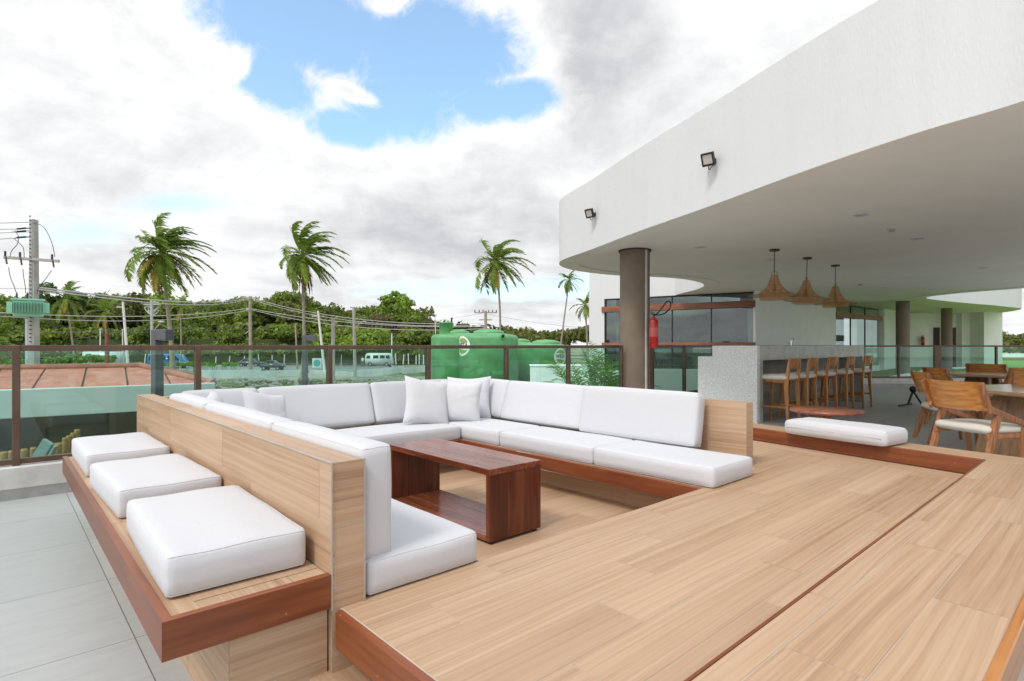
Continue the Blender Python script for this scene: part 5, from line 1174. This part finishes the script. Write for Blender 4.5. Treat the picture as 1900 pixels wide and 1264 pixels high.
bundle('thin dark wires low against the forest', [(at(-100, 608, 100), at(465, 610, 92), .8, .03), (at(-100, 613, 100), at(465, 603, 92), .6, .03), (at(465, 608, 92), at(800, 622, 95), .7, .03), (at(130, 630, 90), at(284, 600, 75), .3, .03)], WIRE)
bundle('faint wires from the pole behind the tanks across the sky', [(at(900, 580, 90), at(640, 596, 110), 1.0, .02), (at(900, 582, 90), at(1180, 610, 110), .8, .02)], WIRE)
def post(name, pxb, pxt, yt, Y, r0, r1, mat, lab, cat, extra=None, group=None, kindp='pole'):
    b_ = gp(pxb, Y); tpt = at(pxt, yt, Y)-b_; t_ = thing(name, lab, cat, tuple(b_), 0, group)
    ob(kindp, MB().tube([(0, 0, 0), tuple(tpt*.5), tuple(tpt)], [r0, (r0+r1)/2, r1], 10), mat, t_)
    if extra: extra(t_, tpt)
    return t_
def arms(t_, T):
    ob('crossarm', MB().box(T.x-1.2, T.x+1.4, -.07, .07, T.z-.3, T.z-.15, b=.01), WOODP, t_); i_ = MB()
    for x in (-1.1, -.6, .2, .8, 1.3): i_.lathe([(.03, 0), (.09, .06), (.05, .22), (0, .25)], 8, (T.x+x, 0, T.z-.15))
    ob('insulator', i_, GALV, t_); ob('bracket', MB().box(T.x-.5, T.x+.15, -.1, .1, T.z-2.0, T.z-1.6).tube([(T.x-.1, 0, T.z-4.8), (T.x-.7, 0, T.z-5.3)], .06, 6), GALV, t_)
post('utility_pole', 465, 464, 550, 80, .24, .20, WOODP, 'tall weathered utility pole with a crossarm left of the dead-skirted palm', 'utility pole', arms)
def mess(t_, T):
    m_ = MB()
    for k in range(9): a = k*.7; m_.tube(catmull([(T.x-.05, 0, T.z-.15*k), (T.x+1.1*math.cos(a), .2, T.z-.5-.1*k), (T.x+.3*math.cos(a+1), 0, T.z-1.6-.05*k)], 5), .05, 5)
    ob('wire_tangle', m_, GALV, t_); ob('crossarm', MB().box(T.x-1.0, T.x+1.1, -.06, .06, T.z-.55, T.z-.42), GALV, t_)
    ob('lamp_arm', MB().tube([(T.x, 0, T.z-4.3), (T.x+1.2, 0, T.z-2.9)], .05, 6).lathe([(0, -.15), (.35, -.1), (.3, .1), (0, .15)], 12, (T.x+1.3, 0, T.z-2.8)), GALV, t_)
post('utility_pole', 283, 281, 558, 75, .22, .16, GALV, 'utility pole with a tangle of wires and lamp arm beside the tallest palm', 'utility pole', mess)
post('utility_pole', 618, 618, 592, 62, .22, .19, CONCP, 'short plain concrete pole just right of a railing post', 'utility pole')
def lamp2(t_, T): 
    ob('lamp_arm', MB().tube([(T.x+.1, 0, T.z-2.6), (T.x+.7, 0, T.z-1.9), (T.x+1.15, 0, T.z-1.65)], .05, 6), GALV, t_); ob('lamp_head', MB().box(T.x+1.05, T.x+1.45, -.1, .1, T.z-1.75, T.z-1.6, b=.03), GALV, t_)
    ob('top_wires', MB().box(T.x-.4, T.x+.2, -.04, .04, T.z-.12, T.z), WOODP, t_)
post('utility_pole', 659, 656, 570, 66, .20, .15, CONCP, 'concrete pole with a small street lamp arm left of the white van', 'utility pole', lamp2)
def arm3(t_, T):
    for z_, w_ in ((-.35, 1.8), (-1.5, 1.0)): ob('crossarm', MB().box(T.x-w_, T.x+w_, -.08, .08, T.z+z_, T.z+z_+.16), WOODP, t_)
    i_ = MB()
    for x in (-1.7, -1, -.4, .5, 1.1, 1.7): i_.lathe([(.04, 0), (.1, .1), (.06, .35), (0, .38)], 8, (T.x+x, 0, T.z-.2))
    ob('insulator', i_, PORC, t_)
post('utility_pole', 902, 901, 577, 90, .26, .22, WOODP, 'dark double-armed utility pole on the skyline behind the tanks', 'utility pole', arm3)
def wl_(t_, T): ob('lamp_head', MB().box(T.x-.75, T.x+.0, -.1, .1, T.z-.75, T.z-.6, b=.03), GALV, t_)
WPOST = plain('white_post', (.66, .66, .64), .6, .1)
post('lamp_post', 239, 228, 560, 70, .19, .13, WPOST, 'leaning white lamp post between the drooping palm and the tallest palm', 'street lamp', wl_)
post('lamp_post', 603, 590, 577, 72, .18, .12, WPOST, 'leaning white lamp post behind the farther garden lamp', 'street lamp', wl_)
hook = lambda t_, T: ob('lamp_head', MB().box(T.x, T.x+.42, -.06, .06, T.z-.08, T.z, b=.01), PIPE, t_)
post('lamp_post', 186, 186, 610, 95, .11, .09, WPOST, 'thin cream lamp post with hooked top left of the rusty stump', 'street lamp', hook)
post('lamp_post', 229, 227, 611, 92, .10, .08, WPOST, 'thin cream lamp post with hooked top just left of the leaning white post', 'street lamp', hook)
post('wooden_pole', 552, 548, 602, 88, .14, .11, WOODP, 'thin leaning wooden pole left of the dead-skirted palm trunk', 'pole')
post('wooden_pole', 727, 727, 619, 90, .10, .09, WPOST, 'thin pale pole at the front end of the white van', 'pole')
post('rusty_stump', 198, 199, 618, 45, .17, .16, plain('rust_red', (.20, .075, .05), .8, .3), 'rust-red post with a pale cut top under the drooping palm', 'post')
post('white_rod', 812, 807, 588, 60, .05, .04, WPOST, 'short white rod sticking up left of the tank neck', 'rod')
# ================================================================== vehicles
BLUE = plain('van_blue', (.015, .16, .48), .3, .05, coat=.5); VWH = plain('van_white', (.62, .66, .65), .35, .05, coat=.4); DBLU = plain('pickup_dark', (.035, .05, .065), .3, .05, coat=.5)
CGLS = plain('car_glass', (.03, .04, .045), .08, .1); TYRE = plain('tyre', (.015, .015, .015), .8); HUB = plain('hub', (.35, .35, .35), .4); LIGHT = plain('headlight', (.7, .7, .68), .15)
def vehicle(name, lab, cat, loc, rz, prof, wd, wins, wheels, mat, lights, zb_=.35):
    """prof: side outline (x, z); wins: side window outlines"""
    t_ = thing(name, lab, cat, loc, rz); m_ = MB(); n_ = len(prof); hw = wd/2
    bm = bmesh.new(); A_ = [bm.verts.new((x, -hw, z_)) for x, z_ in prof]; B_ = [bm.verts.new((x, hw, z_)) for x, z_ in prof]
    bm.faces.new(A_); bm.faces.new(B_[::-1])
    for i in range(n_): bm.faces.new((A_[(i+1) % n_], A_[i], B_[i], B_[(i+1) % n_]))
    bmesh.ops.recalc_face_normals(bm, faces=bm.faces); bmesh.ops.bevel(bm, geom=bm.edges[:], offset=.07, segments=2, affect='EDGES'); bm.verts.index_update()
    m_.add([q.co.copy() for q in bm.verts], [[q.index for q in f.verts] for f in bm.faces], smooth=True); bm.free(); ob('body', m_, mat, t_)
    for wn in wins:
        for s_ in (-1, 1):
            vs = [(x, s_*(hw+.012), z_) for x, z_ in wn]; ob('window', MB().add(vs, [tuple(range(len(vs)))[::s_]]), CGLS, t_)
    for (x, r) in wheels:
        for s_ in (-1, 1):
            Mx = Matrix.Translation((x, s_*(hw-.10), r)) @ Matrix.Rotation(R(90)*-s_, 4, 'X')
            w_ = ob('wheel', MB().lathe([(r*.62, -.10), (r, -.08), (r, .10), (r*.62, .12), (r*.60, .06)], 24, M=Mx), TYRE, t_); ob('hub_cap', MB().lathe([(r*.62, .07), (r*.3, .10), (0, .10)], 20, M=Mx), HUB, w_)
    for (x, y_, z_, sx_) in lights:
        for s_ in (-1, 1): ob('headlight', MB().box(x-sx_, x+sx_, s_*y_-.14, s_*y_+.14, z_-.09, z_+.09, b=.03), LIGHT, t_)
    return t_
vehicle('van', 'bright blue passenger van on the road behind the tallest palm', 'van', tuple(gp(314, 93)), 0, [(-3.0, .4), (3.0, .4), (3.05, .95), (2.65, 1.25), (1.75, 2.35), (-2.9, 2.4), (-3.05, 1.2)], 2.0, [[(-2.7, 1.35), (-1.5, 1.35), (-1.5, 2.1), (-2.7, 2.1)], [(-1.3, 1.35), (.0, 1.35), (.0, 2.1), (-1.3, 2.1)], [(.3, 1.3), (2.3, 1.3), (1.6, 2.1), (.3, 2.1)]], [(-1.9, .38), (1.85, .38)], BLUE, [(3.0, .72, .95, .06)])
vehicle('van', 'old white minibus parked behind the corrugated fence', 'van', tuple(gp(704, 90, GZ+.45)), 0, [(-2.0, .3), (2.05, .3), (2.1, 1.0), (1.85, 1.9), (1.6, 2.08), (-1.7, 2.08), (-2.0, 1.85), (-2.1, 1.0)], 1.75, [[(-1.9, 1.25), (-1.25, 1.25), (-1.25, 1.72), (-1.75, 1.72)], [(-.8, 1.25), (.05, 1.25), (.05, 1.75), (-.8, 1.75)], [(.25, 1.25), (1.05, 1.25), (1.05, 1.75), (.25, 1.75)], [(1.2, 1.25), (1.9, 1.25), (1.72, 1.75), (1.2, 1.75)]], [(-1.3, .33), (1.3, .33)], VWH, [(2.06, .6, .85, .04)])
vehicle('pickup', 'dark blue pickup car driving on the road beneath the railing', 'car', tuple(gp(506, 86)), 0, [(-1.65, .4), (1.65, .4), (1.7, .75), (1.45, .95), (.75, 1.05), (.25, 1.5), (-.65, 1.5), (-.85, 1.02), (-1.65, .98)], 1.65, [[(-.55, 1.05), (-.05, 1.05), (-.05, 1.4), (-.5, 1.4)], [(.05, 1.05), (.6, 1.05), (.2, 1.4), (.05, 1.4)]], [(-1.05, .3), (1.05, .3)], DBLU, [(1.62, .55, .75, .05)])
vehicle('car', 'dark grey car partly hidden behind the weathered utility pole', 'car', tuple(gp(465, 101)), 0, [(-2.1, .35), (2.1, .35), (2.15, .75), (1.3, .9), (.6, 1.4), (-.9, 1.4), (-1.6, .95), (-2.15, .85)], 1.7, [[(-1.2, .95), (-.2, .95), (-.2, 1.3), (-.85, 1.3)], [(-.05, .95), (1.0, .95), (.5, 1.3), (-.05, 1.3)]], [(-1.3, .32), (1.3, .32)], plain('car_grey', (.07, .075, .08), .3, coat=.4), [(2.08, .55, .7, .05)])
vehicle('truck', 'pale box truck mostly hidden behind the hedge on the left', 'truck', tuple(gp(203, 92)), 0, [(-3.6, .5), (2.0, .5), (2.0, 2.75), (-3.6, 2.75)], 2.2, [[(1.2, 1.5), (1.85, 1.5), (1.85, 2.2), (1.2, 2.2)]], [(-2.4, .45), (1.0, .45)], VWH, [(1.98, .8, .9, .04)])
kv = thing('road_kiosk', 'small white and turquoise roadside kiosk right of the pickup', 'kiosk', tuple(gp(591, 88, GZ+.1)))
ob('panel', MB().box(-.95, .5, -.1, .1, .2, 1.65, b=.02), VWH, kv); ob('picture', MB().lathe([(0, 0), (.55, 0)], 28, M=Matrix.Translation((-.2, -.112, .9)) @ Matrix.Rotation(R(90), 4, 'X')), plain('turquoise', (.05, .33, .36), .5), kv); ob('frame', MB().box(.55, 1.7, .0, .5, .2, 1.5, b=.03), DBLU, kv)
# a person by the white van
pe = thing('person', 'person in white top and green shorts standing left of the white van', 'person', tuple(gp(673, 88, GZ+.35)))
vsk = [((0, 0, .86), .13), ((0, 0, 1.1), .14), ((0, 0, 1.36), .16), ((0, 0, 1.46), .06), ((0, 0, 1.52), .07), ((0, -.01, 1.62), .095), ((0, 0, 1.70), .07)]
def skin_body(name, chains, mat, parent):
    m_ = MB()
    for ch_ in chains: m_.tube(catmull([c[0] for c in ch_], 3), list(np.interp(np.linspace(0, len(ch_)-1, (len(ch_)-1)*3+1), range(len(ch_)), [c[1] for c in ch_])), 10)
    return ob(name, m_, mat, parent)
SKIN = plain('skin', (.28, .15, .09), .6)
body = [vsk]
for s_ in (-1, 1):
    body.append([((s_*.09, 0, .90), .085), ((s_*.10, .0, .5), .06), ((s_*.10, .02, .25), .05), ((s_*.10, 0, .06), .035), ((s_*.11, -.12, .03), .04)])
    body.append([((s_*.17, 0, 1.38), .055), ((s_*.22, .02, 1.12), .042), ((s_*.22, -.06, .90), .034), ((s_*.22, -.08, .80), .035)])
skin_body('body', body, SKIN, pe)
skin_body('shirt', [[((0, 0, .92), .15), ((0, 0, 1.15), .165), ((0, 0, 1.36), .185), ((0, 0, 1.45), .09)]]+[[((s_*.15, 0, 1.39), .075), ((s_*.20, .01, 1.20), .065)] for s_ in (-1, 1)], VWH, pe)
skin_body('shorts', [[((0, 0, .98), .155), ((0, 0, .82), .16)]]+[[((s_*.09, 0, .88), .105), ((s_*.10, 0, .52), .10)] for s_ in (-1, 1)], plain('green_cloth', (.02, .16, .09), .8), pe)
ob('hair', MB().lathe([(.102, 0), (.10, .06), (.06, .105), (0, .115)], 14, (0, .012, 1.63)), BLACK, pe)
# ================================================================== corrugated hoarding, hedges, fence posts
def corr(px0, px1, Y0, Y1, y0, y1, h_, lab):
    a, b_ = gp(px0, Y0, H+(641-y0)/1055.56*Y0), gp(px1, Y1, H+(641-y1)/1055.56*Y1); m_ = MB(); n_ = 10; vs = []
    for k in range(n_*4+1):
        f_ = k/(n_*4); off = .04*math.sin(f_*n_*2*PI); 
        vs += [a+Vector((0, off, h_*f_)), b_+Vector((0, off, h_*f_))]
    m_.add(vs, [(2*k, 2*k+1, 2*k+3, 2*k+2) for k in range(n_*4)], smooth=True)
    tag(ob('corrugated_fence', m_, HOARD), lab, 'fence', 'corrugated sheet fencing')
HOARD = plain('corrugated_zinc', (.78, .80, .80), .5, .15, .7)
corr(366, 484, 62, 64, 703, 702, .95, 'long zinc corrugated sheet right of the red roof')
corr(482, 572, 63.5, 66, 701, 697, .72, 'lower zinc corrugated sheet below the dark pickup')
corr(574, 662, 68, 66, 695, 699, .55, 'low zinc corrugated sheet behind the concrete pole right of the railing post')
corr(661, 750, 66, 72, 700, 692, .85, 'zinc corrugated sheet below the white van')
corr(746, 812, 70, 76, 694, 688, .75, 'zinc corrugated sheet beside the first green tank')
corr(690, 795, 42, 38, 709, 713, .12, 'flat-lying zinc sheet on the waste ground nearest the sofa')
def hedge(px0, px1, Y, yt, yb_, lab, n=1800, sz=.16, seed=0):
    rg_ = np.random.default_rng(seed); t_ = thing('hedge', lab, 'hedge', tuple(gp((px0+px1)/2, Y))); m_ = MB(); k = MB(); X0, X1_ = (px0-(px0+px1)/2)/1055.56*Y, (px1-(px0+px1)/2)/1055.56*Y
    zt, z0 = H+(641-yt)/1055.56*Y-GZ, H+(641-yb_)/1055.56*Y-GZ; ns = max(3, int((X1_-X0)/1.1))
    for q in range(ns):
        x = X0+(X1_-X0)*(q+.5)/ns; lobes(m_, (x, 0, z0+(zt-z0)*.35), .85*(X1_-X0)/ns, (zt-z0)*.62*rg_.uniform(.85, 1.1), 5, n//ns, sz, rg_, shell=.3)
        for a in (-.3, 0, .3): k.tube([(x+a*.3, 0, -.3), (x+a, .1, z0+(zt-z0)*.6)], [.05, .02], 5)
    ob('foliage', m_, LFH, t_); ob('stems', k, BARK, t_)
hedge(226, 267, 66, 671, 690, 'clipped bright hedge clump left of the nearer garden lamp', 1300, .15, 1)
hedge(300, 442, 70, 671, 686, 'long low bright hedge row in front of the blue van', 2800, .15, 2)
hedge(68, 205, 50, 652, 690, 'tall loose bright hedge right of the transformer pole', 3400, .16, 3)
hedge(-40, 62, 48, 664, 692, 'bright hedge at the left picture edge behind the glass', 2600, .16, 4)
for i, px in enumerate([268, 400, 425, 452, 481, 505, 527, 633, 735, 748, 758, 772, 778, 786, 794]):
    Y = 105 if px < 720 else 88; p = gp(px, Y, GZ+(.0 if px < 720 else .8)); h_ = (1.9 if px < 720 else 1.5)*rng.uniform(.85, 1.15)
    o = ob('fence_post', MB().box(-.07, .07, -.07, .07, 0, h_, b=.01), WPOST, loc=tuple(p), rz=(0, R(rng.uniform(-5, 7)), 0)); tag(o, 'thin pale fence post standing along the far roadside', 'fence post', 'concrete fence posts along the road')
# grass tufts, weeds and rubble on the waste ground
gm = MB(); rg = np.random.default_rng(21)
for k in range(230):
    Y = rg.uniform(34, 60); px = rg.uniform(440, 800); c = gp(px, Y)
    for q in range(14):
        a = rg.random()*6.28; l_ = rg.uniform(.08, .30); e = c+Vector((rg.normal(0, .35), rg.normal(0, .35), 0)); d = Vector((math.cos(a), math.sin(a), 0))
        gm.add([e-d*.05, e+d*.05, e+Vector((rg.normal(0, .2), rg.normal(0, .2), l_))], [(0, 1, 2)])
tag(ob('weeds', gm, leaf('weeds', (.06, .09, .02), (.13, .17, .04), (.22, .23, .08), .3)), 'scattered green and dry weeds over the waste ground', 'weeds', kind='stuff')
rm = MB()
for k in range(260):
    Y = rg.uniform(36, 62); px = rg.uniform(400, 560) if k % 2 else rg.uniform(555, 800); c = gp(px, Y); s_ = rg.uniform(.08, .4)
    rm.box(-s_, s_, -s_*.7, s_*.7, -s_*.4, s_*.4, b=s_*.25, M=Matrix.Translation(c+Vector((0, 0, s_*.2))) @ Matrix.Rotation(rg.random()*6, 4, (rg.random(), rg.random(), 1)))
tag(ob('rubble', rm, plain('rubble_grey', (.33, .31, .28), .9, .3, 2)), 'grey rubble and sand heaps on the waste ground', 'rubble', kind='stuff')
